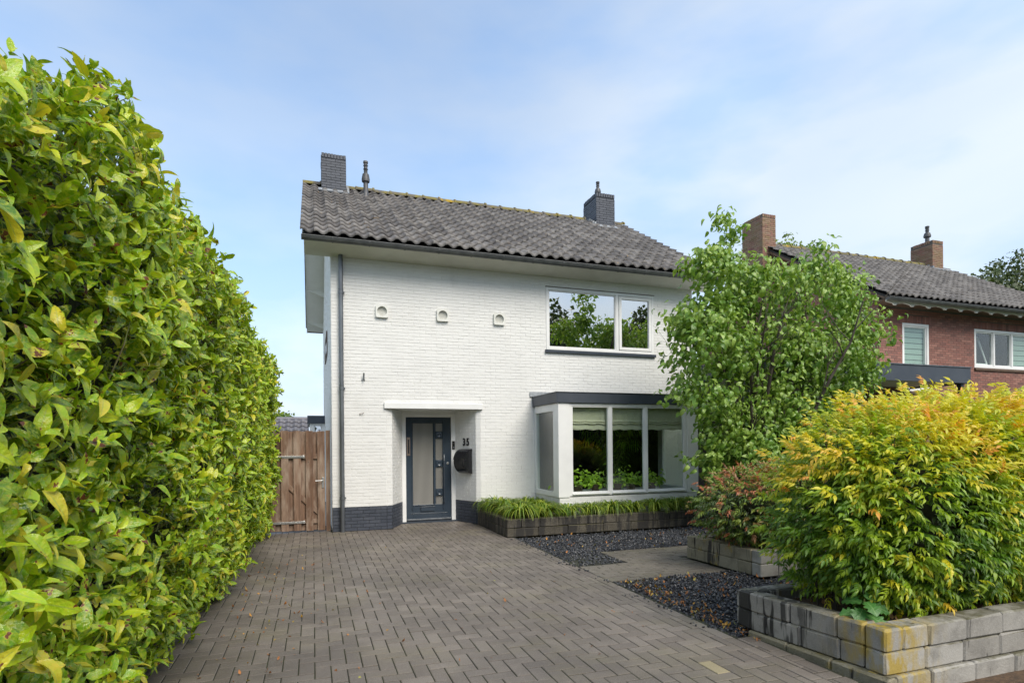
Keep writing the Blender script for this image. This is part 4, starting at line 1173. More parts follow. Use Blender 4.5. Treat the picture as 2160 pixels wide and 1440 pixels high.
for (xa, xb, z_) in ((-.64, -.165, 1.37), (-.96, -.165, .185)):
    g = G(); g.box(xa, GY - .032, z_ - .020, xb, GY - .023, z_ + .020); g.lathe((xb, GY - .032, z_), (0, -1, 0), [(.027, -.009), (.027, .0), (.022, .003), (.001, .003)], 14)
    for q in range(3): g.lathe((xa + (xb - xa) * (q + .5) / 3, GY - .032, z_), (0, -1, 0), [(.009, 0), (.007, .005), (.001, .006)], 8)
    g.build('strap_hinge', M['steel'], gate, bevel=.002)
g = G(); g.box(.150, GY - .034, .80, .188, GY - .021, .99); g.tube([(.168, GY - .03, .935), (.168, GY - .075, .935), (.15, GY - .08, .935), (.035, GY - .078, .93)], .010, 8); g.build('gate_handle', M['steel'], gate, bevel=.002)

# ================================================================== BACK GARDEN BUILDINGS
shed = thing('outbuilding', 'low outbuilding with grey tiled roof seen above the wooden gate', 'outbuilding', (-1.5, 22, 0))
g = G(); g.box(-4.5, 22.4, 0, -.2, 25, 2.1); g.build('wall', M['white_mortar'], shed)
A, P = [], []
for j in range(4):
    for i in range(17):
        A.append(np.array([[1.12, 0, 0], [0, math.cos(.5) , math.sin(.5)], [0, -math.sin(.5), math.cos(.5)]]).T); P.append((-4.45 + i * .254, 21.95 + j * .30, 1.95 + j * .165))
g = G(); g.prism([(-4.45, 21.95, 1.9), (-4.45, 23.15, 2.55), (-4.45, 24.4, 1.9)], (4.3, 0, 0)); sr = g.build('roof', M['roof_under'], shed)
scatter([TILE], A, P, np.zeros(len(P)), M['anthracite_tile'], sr, 'roof_tile', 'roof_tiles', n_parts=68, levels=2, var=np.zeros(len(P), dtype=int))
g = G(); g.tube([(-4.45, 23.17, 2.60), (-.15, 23.17, 2.60)], .085, 12); g.build('ridge_cap', M['anthracite_tile'], sr, smooth=True)
ext = thing('rear_extension', 'white rear extension with dark fascia behind the wooden gate', 'extension', (.3, 17.1, 0))
g = G(); g.box(-.08, 17.0, 0, .04, 17.1, 2.20); g.box(.235, 17.0, 0, .33, 17.1, 2.20); g.box(.04, 17.0, 0, .235, 17.1, 1.7); g.box(.04, 17.0, 2.15, .235, 17.1, 2.20); g.box(-.08, 17.1, 0, .33, 20, 2.2); g.build('wall', M['white_paint'], ext)
g = G(); g.box(-.14, 16.93, 2.203, .36, 20.1, 2.42); g.build('fascia', M['fascia'], ext)
g = G(); rect_frame(g, .042, .233, 1.702, 2.148, .018, 17.02, 17.06); ew = g.build('window', M['white_paint'], ext)
g = G(); g.box(.06, 17.035, 1.72, .215, 17.04, 2.13); g.build('pane', M['glass_coated'], ew)

# ================================================================== NEIGHBOUR
NX0, NX1 = 13.45, 21.75
ND = 11.0
nb = thing('brick_house', 'red brick neighbouring house with grey tiled roof and mossy chimneys', 'house', (17.6, 14.7, 0))
NW1 = (14.79, 15.78, 2.9, 4.71); NW2 = (17.59, 20.2, 3.62, 4.71)
nwx0, nwx1 = 13.95, 21.3
g = G(); wall_blocks(g, nwx0, nwx1, 0, 5.12, [NW1, NW2], ND, ND + .16); g.box(nwx1 - .2, ND + .16, 0, nwx1, 18.4, 5.1); g.build('front_wall', M['grey_mortar'], nb)
g = G()
lay_bricks((nwx0, ND, 0), (1, 0, 0), (0, -1, 0), nwx1 - nwx0, 5.12, [(NW1[0] - nwx0, NW1[1] - nwx0, NW1[2], NW1[3] + .21), (NW2[0] - nwx0, NW2[1] - nwx0, NW2[2], NW2[3] + .21)], M['red_brick'], nb, ncount=200, seed=51)
g = G(); g.prism([(nwx0, ND + .16, 0), (nwx0, 18.4, 0), (nwx0, 18.4, EZ), (nwx0, RY, RZ - .15), (nwx0, ND + .16, EZ + .25)], (.2, 0, 0)); gw = g.build('gable_wall', M['grey_mortar'], nb)
lay_bricks((nwx0, 18.4, 0), (0, -1, 0), (-1, 0, 0), 18.4 - ND, 7.7, [], M['red_brick'], nb, ncount=99, seed=52,
           top_fn=lambda z: (18.4 - (RY + (RZ - .13 - z) / PT), 18.4 - (RY - (RZ - .13 - z) / PT)))
for (a_, b_, z_) in ((NW1[0], NW1[1], NW1[3]), (NW2[0], NW2[1], NW2[3])):   # soldier course over each window
    k = int((b_ - a_ + .2) / .0625); me = bevel_box_mesh('brick', .053, .04, .20, .004, M['red_brick'])
    for i in range(k): link('brick', me, nb, Matrix.Translation(Vector((a_ - .1 + (i + .5) * .0625, ND + .012, z_ + .105)) - OFF[nb]))
nrf = roof(nb, NX0, NX1, EY, EZ, RY, PT, M['roof_tile'], 300, skip=[(NX0, 13.95), (20.95, 21.6)])
gutter(nb, NX0 + .02, NX1 - .02, 10.385, 5.135, .50)
g = G(); x = NX0 + .1; pts = []
while x < NX1 - .35:
    pts += [(x, 10.475, 5.055), (x + .22, 10.475, 5.03), (x + .27, 10.475, 4.985), (x + .34, 10.475, 4.985), (x + .39, 10.475, 5.03)]; x += .60
g.prism([(NX0 + .1, 10.475, 5.12)] + pts + [(NX1 - .1, 10.475, 5.05), (NX1 - .1, 10.475, 5.12)], (0, .03, 0)); g.build('scalloped_board', M['soffit'], nb)
g = G(); g.box(NX0 + .1, 10.45, 5.11, NX1 - .1, ND + .02, 5.14); g.build('eave_soffit', M['brownwood'], nb)
g = G(); g.prism([(NX0 + .04, EY + .05, bz(EY + .05) - .05), (NX0 + .04, RY, RZ - .05), (NX0 + .04, RY, RZ - .16), (NX0 + .04, EY + .05, bz(EY + .05) - .14)], (.03, 0, 0)); g.build('barge_board', M['brownwood'], nb)
def nwindow(x0, x1, z0, z1, bars, blinds, w=.07, sill=True):
    g = G(); rect_frame(g, x0, x1, z0, z1, w, ND - .005, ND + .10)
    for b_ in bars: g.box(b_ - .035, ND - .005, z0 + w, b_ + .035, ND + .10, z1 - w)
    wi = g.build('window', M['white_paint'], nb, bevel=.004)
    xs = [x0 + w] + [q for b_ in bars for q in (b_ - .035, b_ + .035)] + [x1 - w]
    for i in range(0, len(xs), 2):
        g = G(); g.box(xs[i] + .03, ND + .045, z0 + w + .02, xs[i + 1] - .03, ND + .05, z1 - w - .02); g.build('pane', M['glass'], wi)
        g = G(); rect_frame(g, xs[i] + .001, xs[i + 1] - .001, z0 + w + .001, z1 - w - .001, .032, ND + .02, ND + .08); g.build('sash', M['white_paint'], wi, bevel=.003)
        if blinds[i // 2]:
            nst = int((z1 - z0) / .15)
            for j in range(nst):
                zt = z1 - w - j * .15
                g = G(); g.box(xs[i], ND + .10, zt - .128, xs[i + 1], ND + .106, zt); g.build('blind_strip', M['blind_green'], wi)
            g = G(); g.box(xs[i], ND + .112, z0 + w, xs[i + 1], ND + .116, z1 - w); g.build('blind_backing', M['blind_dark'], wi)
    if sill:
        g = G(); g.box(x0 - .02, ND - .05, z0 - .075, x1 + .02, ND + .02, z0 - .004); g.build('window_sill', M['brownwood'], wi, bevel=.006)
    return wi
nwindow(*NW1, [], [True])
nwindow(*NW2, [18.42, 19.20], [False, False, True])
g = G()
g.obox((18.05, ND + .22, 4.16), (.29, .0, 0), (0, .10, .44), (.0, .022, -.005)) if False else None
g.box(18.6, 14, 3, 18.7, 14.1, 3.1) if False else None
gg = G()
for (xa, xb, za, zb) in ((17.72, 17.77, 0, 1), (18.27, 18.32, 0, 1)):
    gg.obox(((xa + xb) / 2, ND + .24, 4.16), (.025, 0, 0), (0, .012, .002), (0, .13, .43))
gg.obox((18.02, ND + .375, 4.58), (.25, 0, 0), (0, .012, 0), (0, .008, .026)); gg.obox((18.02, ND + .105, 3.74), (.25, 0, 0), (0, .012, 0), (0, .008, .026))
ts = gg.build('tilted_sash', M['white_paint'], nb)
for (xa, xb) in ((14.5, 16.1), (17.4, 20.4)):
    g = G(); g.box(xa, 13.5, 2.8, xb, 13.52, 5); g.box(xa - .02, ND + .2, 2.8, xa, 13.5, 5); g.box(xb, ND + .2, 2.8, xb + .02, 13.5, 5); g.box(xa, ND + .2, 5.0, xb, 13.5, 5.02); g.box(xa, ND + .2, 2.78, xb, 13.5, 2.8); g.build('room', M['room'], nb)
n1_ = chimney(nb, 13.25, 13.77, 14.3, 15.2, 7.0, 8.68, M['mossy_brick'], M['grey_mortar'], course=.0625, n_parts=80)
n2_ = chimney(nb, 20.82, 21.36, 14.35, 15.15, 7.3, 8.70, M['mossy_brick'], M['grey_mortar'], n_parts=80)
flue(n2_, 21.2, 14.8, 8.68, 9.38, 1.25, 'flue_terminal')
zz = EZ + PT * (14.3 - EY)
g = G(); g.prism([(20.78, 14.1, zz - .075), (20.78, 14.3, zz + .06), (20.78, 14.3, zz + .085), (20.78, 14.08, zz - .05)], (.8, 0, 0))
for i in range(4): g.box(20.80, 14.32 + i * .14, zz + i * .08, 20.85, 14.46 + i * .14, zz + .16 + i * .08)
g.build('flashing', M['lead'], nb)

cp = thing('carport', 'flat roofed carport with wide dark fascia in front of the brick house', 'carport', (11.5, 9.6, 0))
g = G(); g.box(8.35, 9.50, 2.95, 15.06, 9.54, 3.32); g.box(15.02, 9.54, 2.95, 15.06, ND - .02, 3.32); g.box(8.35, 9.54, 2.95, 8.39, 14, 3.32); g.build('fascia', M['fascia'], cp, bevel=.004)
g = G(); g.box(8.33, 9.48, 3.322, 15.08, 9.56, 3.345); g.build('roof_edge', M['zinc'], cp)
g = G(); g.box(8.40, 9.55, 2.99, 15.01, ND - .03, 3.30); g.box(8.40, ND - .03, 2.99, 13.7, 14, 3.30); g.build('roof_slab', M['white_plaster'], cp)
for x_ in (8.45, 11.6, 14.9):
    g = G(); g.box(x_, 9.62, 0, x_ + .1, 9.72, 2.99); g.build('post', M['dark_paint'], cp)
g = G(); g.box(8.14, 14.0, 0, 13.9, 14.1, 2.99); g.build('back_wall', simple('taupe_panel', (.13, .11, .10), (.11, .095, .085), 2, .7), cp)
g = G(); g.box(8.0, 9.1, -.12, 22, 14.0, -.02); struct(g.build('paving', M['joint']))

# ================================================================== PLANTERS
def blocks_wall(root, p, q, z0, rows, bl, m, thick=.15, h=.15, start=0.0, seed=1, cut=None, cham=.009):
    """courses of blocks whose outer face runs from p to q (outer side on the right hand)"""
    r_ = random.Random(seed)
    p, q = Vector((*p, 0)), Vector((*q, 0)); u = (q - p).normalized(); nrm = Vector((u.y, -u.x, 0)); L_ = (q - p).length
    ang = math.atan2(u.y, u.x)
    for j in range(rows):
        x = -(bl * .55 if (j + start) % 2 else 0)
        while x < L_ - .02:
            w = bl * r_.choice([1, 1, 1, .8, .62]) if x > 0 else bl
            a_, b_ = max(0, x), min(L_, x + w)
            if L_ - b_ < .09: b_ = L_
            x = b_
            if b_ - a_ < .05: continue
            me = bevel_box_mesh('block', b_ - a_ - .004, thick, h - .003, cham, m, .0036, r_.randint(0, 9999))
            c_ = p + u * ((a_ + b_) / 2) - nrm * (thick / 2) + nrm * r_.uniform(-.004, .004) + Vector((0, 0, z0 + (j + .5) * h))
            o = link('block', me, root, Matrix.Translation(c_ - OFF[root]) @ Matrix.Rotation(ang + r_.gauss(0, .004), 4, 'Z'))
def soil(name, pts, z, root, m='soil'):
    g = G(); n = len(pts)
    g.prism([(x, y, -.1) for x, y in pts], (0, 0, z + .1)); return g.build(name, M[m], root)

p3 = thing('raised_bed', 'low dark wet block planter under the bay window', 'planter', (5, 9.9, 0))
blocks_wall(p3, (3.05, 10.90), (3.07, 9.29), 0, 2, .40, M['block_wet'], seed=3)
blocks_wall(p3, (3.07, 9.14), (8.0, 9.14), 0, 2, .56, M['block_wet'], seed=4)
soil('soil', [(3.2, 9.27), (8.0, 9.27), (8.0, D - .02), (3.2, D - .02)], .24, p3)
p2 = thing('raised_bed', 'middle block planter with mossy sides holding the bronze shrub', 'planter', (6, 6, 0))
blocks_wall(p2, (4.80, 6.62), (4.86, 5.47), 0, 2, .36, M['block_mid'], seed=5)
blocks_wall(p2, (4.865, 5.32), (9.0, 5.32), 0, 2, .34, M['block'], seed=6)
blocks_wall(p2, (9.0, 6.62), (4.95, 6.62), 0, 2, .36, M['block_mid'], seed=7)
soil('soil', [(4.97, 5.45), (9.0, 5.45), (9.0, 6.5), (4.95, 6.5)], .22, p2)
p1 = thing('raised_bed', 'front grey block planter with yellow lichen on its corner', 'planter', (4.5, 3.2, 0))
blocks_wall(p1, (3.335, 3.78), (3.462, 2.86), .04, 2, .37, M['block_front'], seed=12, start=1, cham=.012)
blocks_wall(p1, (3.315, 3.78), (3.44, 2.66), -.11, 1, .36, M['block_mid'], seed=14, cham=.012)
blocks_wall(p1, (3.465, 2.705), (8.0, 2.705), .04, 2, .37, M['block_front'], seed=15, start=0, cham=.012)
blocks_wall(p1, (3.44, 2.685), (8.0, 2.685), -.11, 1, .42, M['block_front'], seed=16, cham=.012)
blocks_wall(p1, (8.0, 3.93), (3.335, 3.93), .04, 2, .38, M['block_front'], seed=17, cham=.012)
soil('soil', [(3.49, 3.78), (3.60, 2.84), (8.0, 2.84), (8.0, 3.79)], .25, p1)
# dead twigs on the soil
k = 420
P = np.stack([rng.uniform(3.5, 7, k), rng.uniform(2.86, 3.76, k), np.full(k, .258)], 1)
litter(P, M['needle'], 'twig_litter', 'brown twigs and dead leaves lying on the soil of the front planter', .5, 1.3)
bpy.data.objects['twig_litter']['kind'] = 'stuff'

# ================================================================== PLANTS
# ---- liriope clumps
def blade(L, W, bend, rows=6):
    V, UV, F = [], [], []
    x = 0; z = 0; ang = 1.35
    for i in range(rows + 1):
        t = i / rows; w = W * (1 - t ** 2.2) * .5 + .0004
        V += [(-w, x, z), (w, x, z)]; UV += [(0, t), (1, t)]
        x += math.cos(ang) * L / rows; z += math.sin(ang) * L / rows; ang -= bend / rows
    for i in range(rows): F.append((2 * i, 2 * i + 1, 2 * i + 3, 2 * i + 2))
    return np.array(V), np.array(F), np.array(UV)
BL = [blade(.34, .0135, 2.5), blade(.37, .013, 3.0), blade(.27, .012, 1.7), blade(.38, .0135, 2.8)]
def clump_mesh(seed, n=240):
    r2 = np.random.default_rng(seed)
    Vs, Fs, Us, Ts = [], [], [], []; b = 0
    for i in range(n):
        V, F, U = BL[r2.integers(0, 4)]
        az = r2.uniform(0, 6.283); s = r2.uniform(.7, 1.15); rad = r2.uniform(0, .06)
        up = r2.uniform(0, 1) ** 2.6
        V2 = V.copy(); V2[:, 1] *= (1 - .55 * up); V2[:, 2] *= (1 + .15 * up); V2[:, 1] += rad
        c_, s_ = math.cos(az), math.sin(az)
        W = np.stack([V2[:, 0] * c_ - V2[:, 1] * s_, V2[:, 0] * s_ + V2[:, 1] * c_, V2[:, 2]], 1) * s
        Vs.append(W); Fs.append(F + b); Us.append(U); b += len(V)
        t0 = np.clip(r2.normal(.62, .30), 0, 1)
        Ts.append(np.full(len(V), t0))
    return np_mesh('grass_clump', np.concatenate(Vs), np.concatenate(Fs), np.concatenate(Us), np.concatenate(Ts), [M['grass_blade']], True)
cms = [clump_mesh(60 + k) for k in range(4)]
cl = []
fr = [3.42, 3.88, 4.33, 4.80, 5.22, 5.66, 6.10, 6.55, 6.98, 7.40]
names_f = ['first tuft from the left along the front of the bay planter', 'second tuft from the left along the front of the bay planter', 'third grass tuft from the left, below the bay corner', 'fourth grass tuft from the left, under the left bay pane', 'fifth grass tuft from the left in the front row', 'sixth grass tuft from the left, below the middle bay pane', 'seventh grass tuft from the left in the front row', 'eighth grass tuft from the left, yellowed at the edges', 'ninth grass tuft from the left, below the right bay pane', 'last grass tuft on the right, half hidden by the bronze shrub']
for i, x_ in enumerate(fr): cl.append((x_, 9.42 + rnd.uniform(-.03, .04), rnd.uniform(.82, 1.02), names_f[i]))
back = [(3.36, 10.62, 'grass tuft against the wall at the left end of the bay planter'), (3.40, 10.1, 'grass tuft behind the front left tuft in the bay planter'), (3.85, 10.35, 'grass tuft by the white wall, second in the back row'), (3.95, 9.90, 'grass tuft in the middle of the bay planter left of the bay corner'), (4.15, 10.72, 'grass tuft tucked beside the side window of the bay')]
for x_, y_, lb in back: cl.append((x_, y_, rnd.uniform(.95, 1.1), lb))
for i, (x_, y_, s_, lb) in enumerate(cl):
    o = link('grass_clump', cms[i % 4], None, Matrix.Translation((x_, y_, .235)) @ Matrix.Rotation(rnd.uniform(0, 6), 4, 'Z') @ Matrix.Scale(s_ * 1.75, 4))
    tag(o, lb, 'grass tuft', 'liriope tufts in the bay planter')

# ---- laurel hedge
def lshape(t): return (math.sin(math.pi * min(1, t) ** .75)) ** .75 if 0 < t < 1 else 0
def tshape(t): return lshape(t) * (1 + .22 * math.sin(t * 31) + .15 * math.sin(t * 17 + 1))
LAU = [leaf(.115, .046, 8, .32, .5, lshape, wave=.03), leaf(.125, .045, 8, .5, .9, lshape, wave=.07), leaf(.095, .044, 8, .15, .2, lshape, wave=.04), leaf(.12, .042, 8, .75, 1.2, tshape, wave=-.06), leaf(.10, .050, 8, .25, -.4, tshape, wave=.05), leaf(.07, .024, 5, .9, 1.9, tshape)]
hedge = thing('laurel_hedge', 'tall glossy laurel hedge with yellow green leaves along the driveway', 'hedge', (-1.3, 5.5, 0))
HY0, HY1, HT = .75, 11.3, 3.12
def hface(y, z):
    """X of the outer leaf skin"""
    b = -.80 + .016 * y
    low = np.clip((1.0 - z) / 1.0, 0, 1) ** 1.6 * .26
    top = np.clip((z - 2.75) / .45, 0, 1) ** 2 * .12
    return b - low - top + .045 * np.sin(y * 3.1 + z * 1.7) + .04 * np.sin(y * 1.3 - z * 4.3) + .03 * np.sin(7.7 * y + 5 * z)
def htop(y): return 3.27 - 1.18 * np.clip((3.3 - y) / 2.2, 0, 1) ** 1.2 - .03 * np.maximum(y - 4, 0)
def shoots(n, face, lay):
    if face:
        y = rng.uniform(HY0, HY1, n); z = .05 + rng.uniform(0, 1, n) * (htop(y) - .05)
        x = hface(y, z + (3.14 - htop(y)) * .9) - lay
        base = np.stack([x, y, z], 1)
        out = np.stack([np.full(n, 1.0), np.full(n, -.25), np.full(n, .35)], 1) + rng.normal(0, .45, (n, 3))
    else:
        y = rng.uniform(HY0, HY1, n); x = rng.uniform(-1.95, -.95, n)
        z = htop(y) + .05 * np.sin(y * 2.2) + .06 * np.sin(y * 5.1 + x * 3) - lay
        base = np.stack([x + .016 * y, y, z], 1)
        out = np.stack([np.full(n, .25), np.full(n, -.1), np.full(n, 1.0)], 1) + rng.normal(0, .45, (n, 3))
    return base, out / np.linalg.norm(out, axis=1, keepdims=True)
A_, P_, T_, S_ = [], [], [], []
st = G()
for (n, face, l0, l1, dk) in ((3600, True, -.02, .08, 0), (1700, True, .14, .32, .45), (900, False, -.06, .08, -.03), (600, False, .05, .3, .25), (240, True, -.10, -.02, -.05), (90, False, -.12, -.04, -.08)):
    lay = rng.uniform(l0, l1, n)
    B, O = shoots(n, face, lay)
    for q in range(8):
        az = q * 2.399 + rng.uniform(0, 6.28, n) * .25 + np.arange(n)
        ref = np.tile([0.3, .2, 1.0], (n, 1)); a_ = np.cross(O, ref); a_ /= np.linalg.norm(a_, axis=1, keepdims=True); b_ = np.cross(O, a_)
        open_ = rng.uniform(.5, 1.25, n) + .05 * (8 - q) / 8
        rad = a_ * np.cos(az)[:, None] + b_ * np.sin(az)[:, None]
        d = O * np.cos(open_)[:, None] + rad * np.sin(open_)[:, None]
        d[:, 2] += .16
        nn = O - rad * .3 + np.array([0.1, -.2, .45]) + rng.normal(0, .22, (n, 3))
        base = B - O * ((7 - q) * .016)[..., None] if False else B - O * (7 - q) * .017
        A_.append(frames(d, nn, rng.uniform(.48, 1.05, n) * (1.0 if q > 1 else .8))); P_.append(base)
        tt = rng.normal(.55, .20, n) - dk + (.13 if q >= 6 else 0) + .06 * np.sin(base[:, 1] * 2 + base[:, 2] * 3)  # deeper leaves tinted darker: gap shade put into their colour
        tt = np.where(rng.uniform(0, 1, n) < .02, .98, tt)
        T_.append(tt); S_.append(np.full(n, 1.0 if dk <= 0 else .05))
A_, P_, T_, S_ = np.concatenate(A_), np.concatenate(P_), np.concatenate(T_), np.concatenate(S_)
ok = (P_[:, 2] > .02) & (P_[:, 1] > .9)
A_, P_, T_, S_ = A_[ok], P_[ok], T_[ok], S_[ok]
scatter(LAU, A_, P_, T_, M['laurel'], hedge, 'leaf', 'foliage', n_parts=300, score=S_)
# stems that carry the shoots, and a near-black core painting the shade inside
g = G()
for k in range(900):
    B, O = shoots(1, True, np.array([rnd.uniform(0, .2)])); b = Vector(B[0]); o_ = Vector(O[0])
    if b.y < 1.0: continue
    g.tube([b + o_ * .01, b - o_ * .10, b - o_ * .24 + Vector((-.05, 0, -.08))], [.0018, .003, .004], 4, False)
for k in range(26):
    y_ = HY0 + .3 + k * .41
    g.tube([(-1.4 + rnd.uniform(-.1, .1), y_, 0), (-1.35 + rnd.uniform(-.15, .15), y_ + rnd.uniform(-.1, .1), 1.2), (-1.3 + rnd.uniform(-.2, .2), y_ + rnd.uniform(-.2, .2), 2.6)], [.03, .022, .01], 6)
st_ = g.build('stems', M['green_stem'], hedge); st_['kind'] = 'stuff'
hd = []
g = G()
ys = np.linspace(HY0, HY1, 40); zs = np.linspace(0.02, HT - .3, 14)
for y_ in ys:
    for z_ in zs: hd.append((float(hface(y_, z_)) - .36 + rnd.uniform(-.05, .05), y_, z_ * float(htop(y_) - .3) / (HT - .3)))
F = [(i * 14 + j, (i + 1) * 14 + j, (i + 1) * 14 + j + 1, i * 14 + j + 1) for i in range(39) for j in range(13)]
n0 = len(hd)
hd += [(-2.1, HY0, 0.02), (-2.1, HY1, 0.02), (-2.1, HY1, HT - .3), (-2.1, HY0, float(htop(HY0)) - .3)]
for i in range(40): hd.append((-2.1, ys[i], float(htop(ys[i])) - .3))
F += [(n0 + 4 + i, n0 + 5 + i, (i + 1) * 14 + 13, i * 14 + 13) for i in range(39)]
F += [(n0, n0 + 1, n0 + 2, n0 + 3), tuple([j for j in range(13, -1, -1)] + [n0, n0 + 3]), tuple([39 * 14 + j for j in range(14)] + [n0 + 2, n0 + 1])]
g.add(hd, F); g.build('shade_core', simple('shade_core_dark', (.010, .015, .004), (.018, .022, .006), 30, 1.0, .0, 40), hedge)

# ---- nandina shrubs
def nshape(t): return max(0.02, math.sin(math.pi * min(1, t ** .62)) ** .9 * (1 - t ** 3 * .4)) if t < 1 else .01
def spray(nl, L, W, droop, seed):
    r_ = random.Random(seed); parts = []
    lf = [leaf(L, W, 4, .35, .5, nshape), leaf(L * .85, W * .9, 4, .25, .9, nshape)]
    n_pairs = nl // 2
    for i in range(n_pairs):
        t = (i + .6) / (n_pairs + .6); y = t * L * 1.45
        for s in (-1, 1):
            Mx = Matrix.Translation((0, y, -droop * t * t * L)) @ Matrix.Rotation(-s * (1.05 - .45 * t + r_.uniform(-.15, .15)), 4, 'Z') @ Matrix.Rotation(-.2 - droop * .5 + r_.uniform(-.25, .2), 4, 'X') @ Matrix.Rotation(s * .25, 4, 'Y') @ Matrix.Scale(r_.uniform(.75, 1.05), 4)
            parts.append(xf(lf[i % 2], Mx))
    Mx = Matrix.Translation((0, L * 1.45, -droop * L)) @ Matrix.Rotation(-.3 - droop * .6, 4, 'X')
    parts.append(xf(lf[0], Mx))
    # rachis
    V = [(-.0012, 0, 0), (.0012, 0, 0), (.0012, L * 1.45, -droop * L), (-.0012, L * 1.45, -droop * L)]
    parts.append((np.array(V), np.array([(0, 1, 2, 3)]), np.array([(0, 0), (0, 0), (0, 1), (0, 1)])))
    return merge(parts)
SP = [spray(6, .068, .024, .25, 1), spray(6, .064, .023, .5, 2), spray(4, .074, .026, .2, 3), spray(8, .060, .021, .4, 4)]
def shrub(name, label, blobs, n, m, loc, tintf, size=1.0, nparts=300, droopz=.08):
    root = thing(name, label, 'shrub', loc)
    tot = sum(b[3] * b[5] + b[4] * b[5] for b in blobs)
    A_, P_, T_, S_ = [], [], [], []
    for (cx_, cy_, cz_, a_, b_, c_) in blobs:
        k = int(n * (a_ * c_ + b_ * c_) / tot)
        v = rng.normal(size=(k, 3)); v /= np.linalg.norm(v, axis=1, keepdims=True)
        v[:, 1] = np.where((v[:, 1] > .3) & (rng.uniform(0, 1, k) < .75), -v[:, 1], v[:, 1])   # few at the back
        # squarish bush profile
        v2 = np.sign(v) * np.abs(v) ** .8; v2 /= np.linalg.norm(v2, axis=1, keepdims=True) ** .6
        depth = 1 - np.abs(rng.normal(0, .13, k)); depth = np.where(rng.uniform(0, 1, k) < .08, rng.uniform(1.0, 1.10, k), depth)
        lump = 1 + .06 * np.sin(v[:, 0] * 9 + cx_ * 3) * np.cos(v[:, 2] * 8 + cy_) + .04 * np.sin(v[:, 0] * 21 + v[:, 2] * 17)
        P = np.array([cx_, cy_, cz_]) + v2 * np.array([a_, b_, c_]) * (depth * lump)[:, None]
        # keep only what is outside the other blobs
        keep = P[:, 2] > .33
        for o_ in blobs:
            if o_[0] == cx_ and o_[1] == cy_: continue
            q = (P - np.array(o_[:3])) / np.array(o_[3:]); keep &= (np.sum(q * q, 1) > .55)
        keep &= rng.uniform(0, 1, k) < 1.0
        P, v_, dp = P[keep], v[keep], depth[keep]; k = len(P)
        d = v_ * np.array([1, 1, .55]) + rng.normal(0, .40, (k, 3)); d[:, 2] += droopz + .25 * (v_[:, 2] > .5)
        nn = np.stack([rng.normal(0, .3, k), rng.normal(-.45, .3, k), np.ones(k)], 1) + v_ * .5
        A_.append(frames(d, nn, rng.uniform(.6, 1.08, k) * size)); P_.append(P)
        T_.append(tintf(P, v_, dp)); S_.append(np.where(dp > .93, 1.0, .1))
    A_, P_, T_, S_ = map(np.concatenate, (A_, P_, T_, S_))
    scatter(SP, A_, P_, T_, m, root, 'leaf_spray', 'foliage', n_parts=nparts, score=S_)
    # canes
    g = G()
    for (cx_, cy_, cz_, a_, b_, c_) in blobs:
        for q in range(int(34 * a_)):
            x_, y_ = cx_ + rnd.uniform(-.6, .6) * a_, cy_ + rnd.uniform(-.45, .45) * b_
            g.tube([(x_, y_, .2), (x_ + (x_ - cx_) * .2, y_ + (y_ - cy_) * .2, cz_), (x_ + (x_ - cx_) * .4, y_ + (y_ - cy_) * .4, cz_ + c_ * .7)], [.008, .006, .003], 5, False)
    s_ = g.build('canes', M['bark'], root); s_['kind'] = 'stuff'
    g = G()
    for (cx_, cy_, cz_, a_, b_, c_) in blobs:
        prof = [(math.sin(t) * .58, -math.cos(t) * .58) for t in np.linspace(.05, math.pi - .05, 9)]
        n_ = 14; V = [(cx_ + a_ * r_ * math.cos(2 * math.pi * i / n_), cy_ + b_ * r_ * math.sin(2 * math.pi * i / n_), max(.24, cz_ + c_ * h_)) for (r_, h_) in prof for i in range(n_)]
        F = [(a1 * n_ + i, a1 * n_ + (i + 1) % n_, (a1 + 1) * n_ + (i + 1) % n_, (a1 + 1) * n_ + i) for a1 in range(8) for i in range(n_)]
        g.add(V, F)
    o = g.build('shade_core', bpy.data.materials['shade_core_dark'], root); o['kind'] = 'stuff'  # near-black cores behind the sprays, inner shade put into their colour
    return root
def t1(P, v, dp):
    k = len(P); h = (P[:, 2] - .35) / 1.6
    t = .44 + .09 * rng.normal(size=k) + np.clip(h - .42, 0, 1) * 1.15 - (1 - dp) * 1.7  # golden tops are leaf colour; darkening with depth paints shade into the gaps
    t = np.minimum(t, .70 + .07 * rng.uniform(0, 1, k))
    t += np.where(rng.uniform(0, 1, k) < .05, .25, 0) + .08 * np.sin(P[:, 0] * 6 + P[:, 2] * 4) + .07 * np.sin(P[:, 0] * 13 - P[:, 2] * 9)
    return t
b1 = [(4.42, 3.42, 1.02, .98, .70, .86), (5.35, 3.45, 1.10, 1.15, .78, .86), (6.6, 3.45, 1.10, 1.0, .78, .86), (4.02, 3.46, 1.02, .50, .50, .42)]
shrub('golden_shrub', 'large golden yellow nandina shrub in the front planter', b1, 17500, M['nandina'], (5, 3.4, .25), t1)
def t2(P, v, dp):
    k = len(P); x = P[:, 0]
    t = .38 + .16 * rng.normal(size=k) - (1 - dp) * 1.5 + np.where(v[:, 2] > .35, .38, 0) * np.clip((6.4 - x) / 1.2, 0, 1)  # red tops are leaf colour; darkening by depth is painted shade
    t += np.where(rng.uniform(0, 1, k) < .26, .42, 0)
    return t
b2 = [(5.52, 5.93, .74, .92, .66, .50), (6.4, 6.0, .80, .9, .6, .55)]
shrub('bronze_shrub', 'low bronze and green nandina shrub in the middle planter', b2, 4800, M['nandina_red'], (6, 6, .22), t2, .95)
def t3(P, v, dp):
    k = len(P)
    return .42 + .12 * rng.normal(size=k) + np.clip(P[:, 2] - .95, 0, 1) * .7 - (1 - dp) * 1.5  # tint drops with depth, painting the shade between sprays
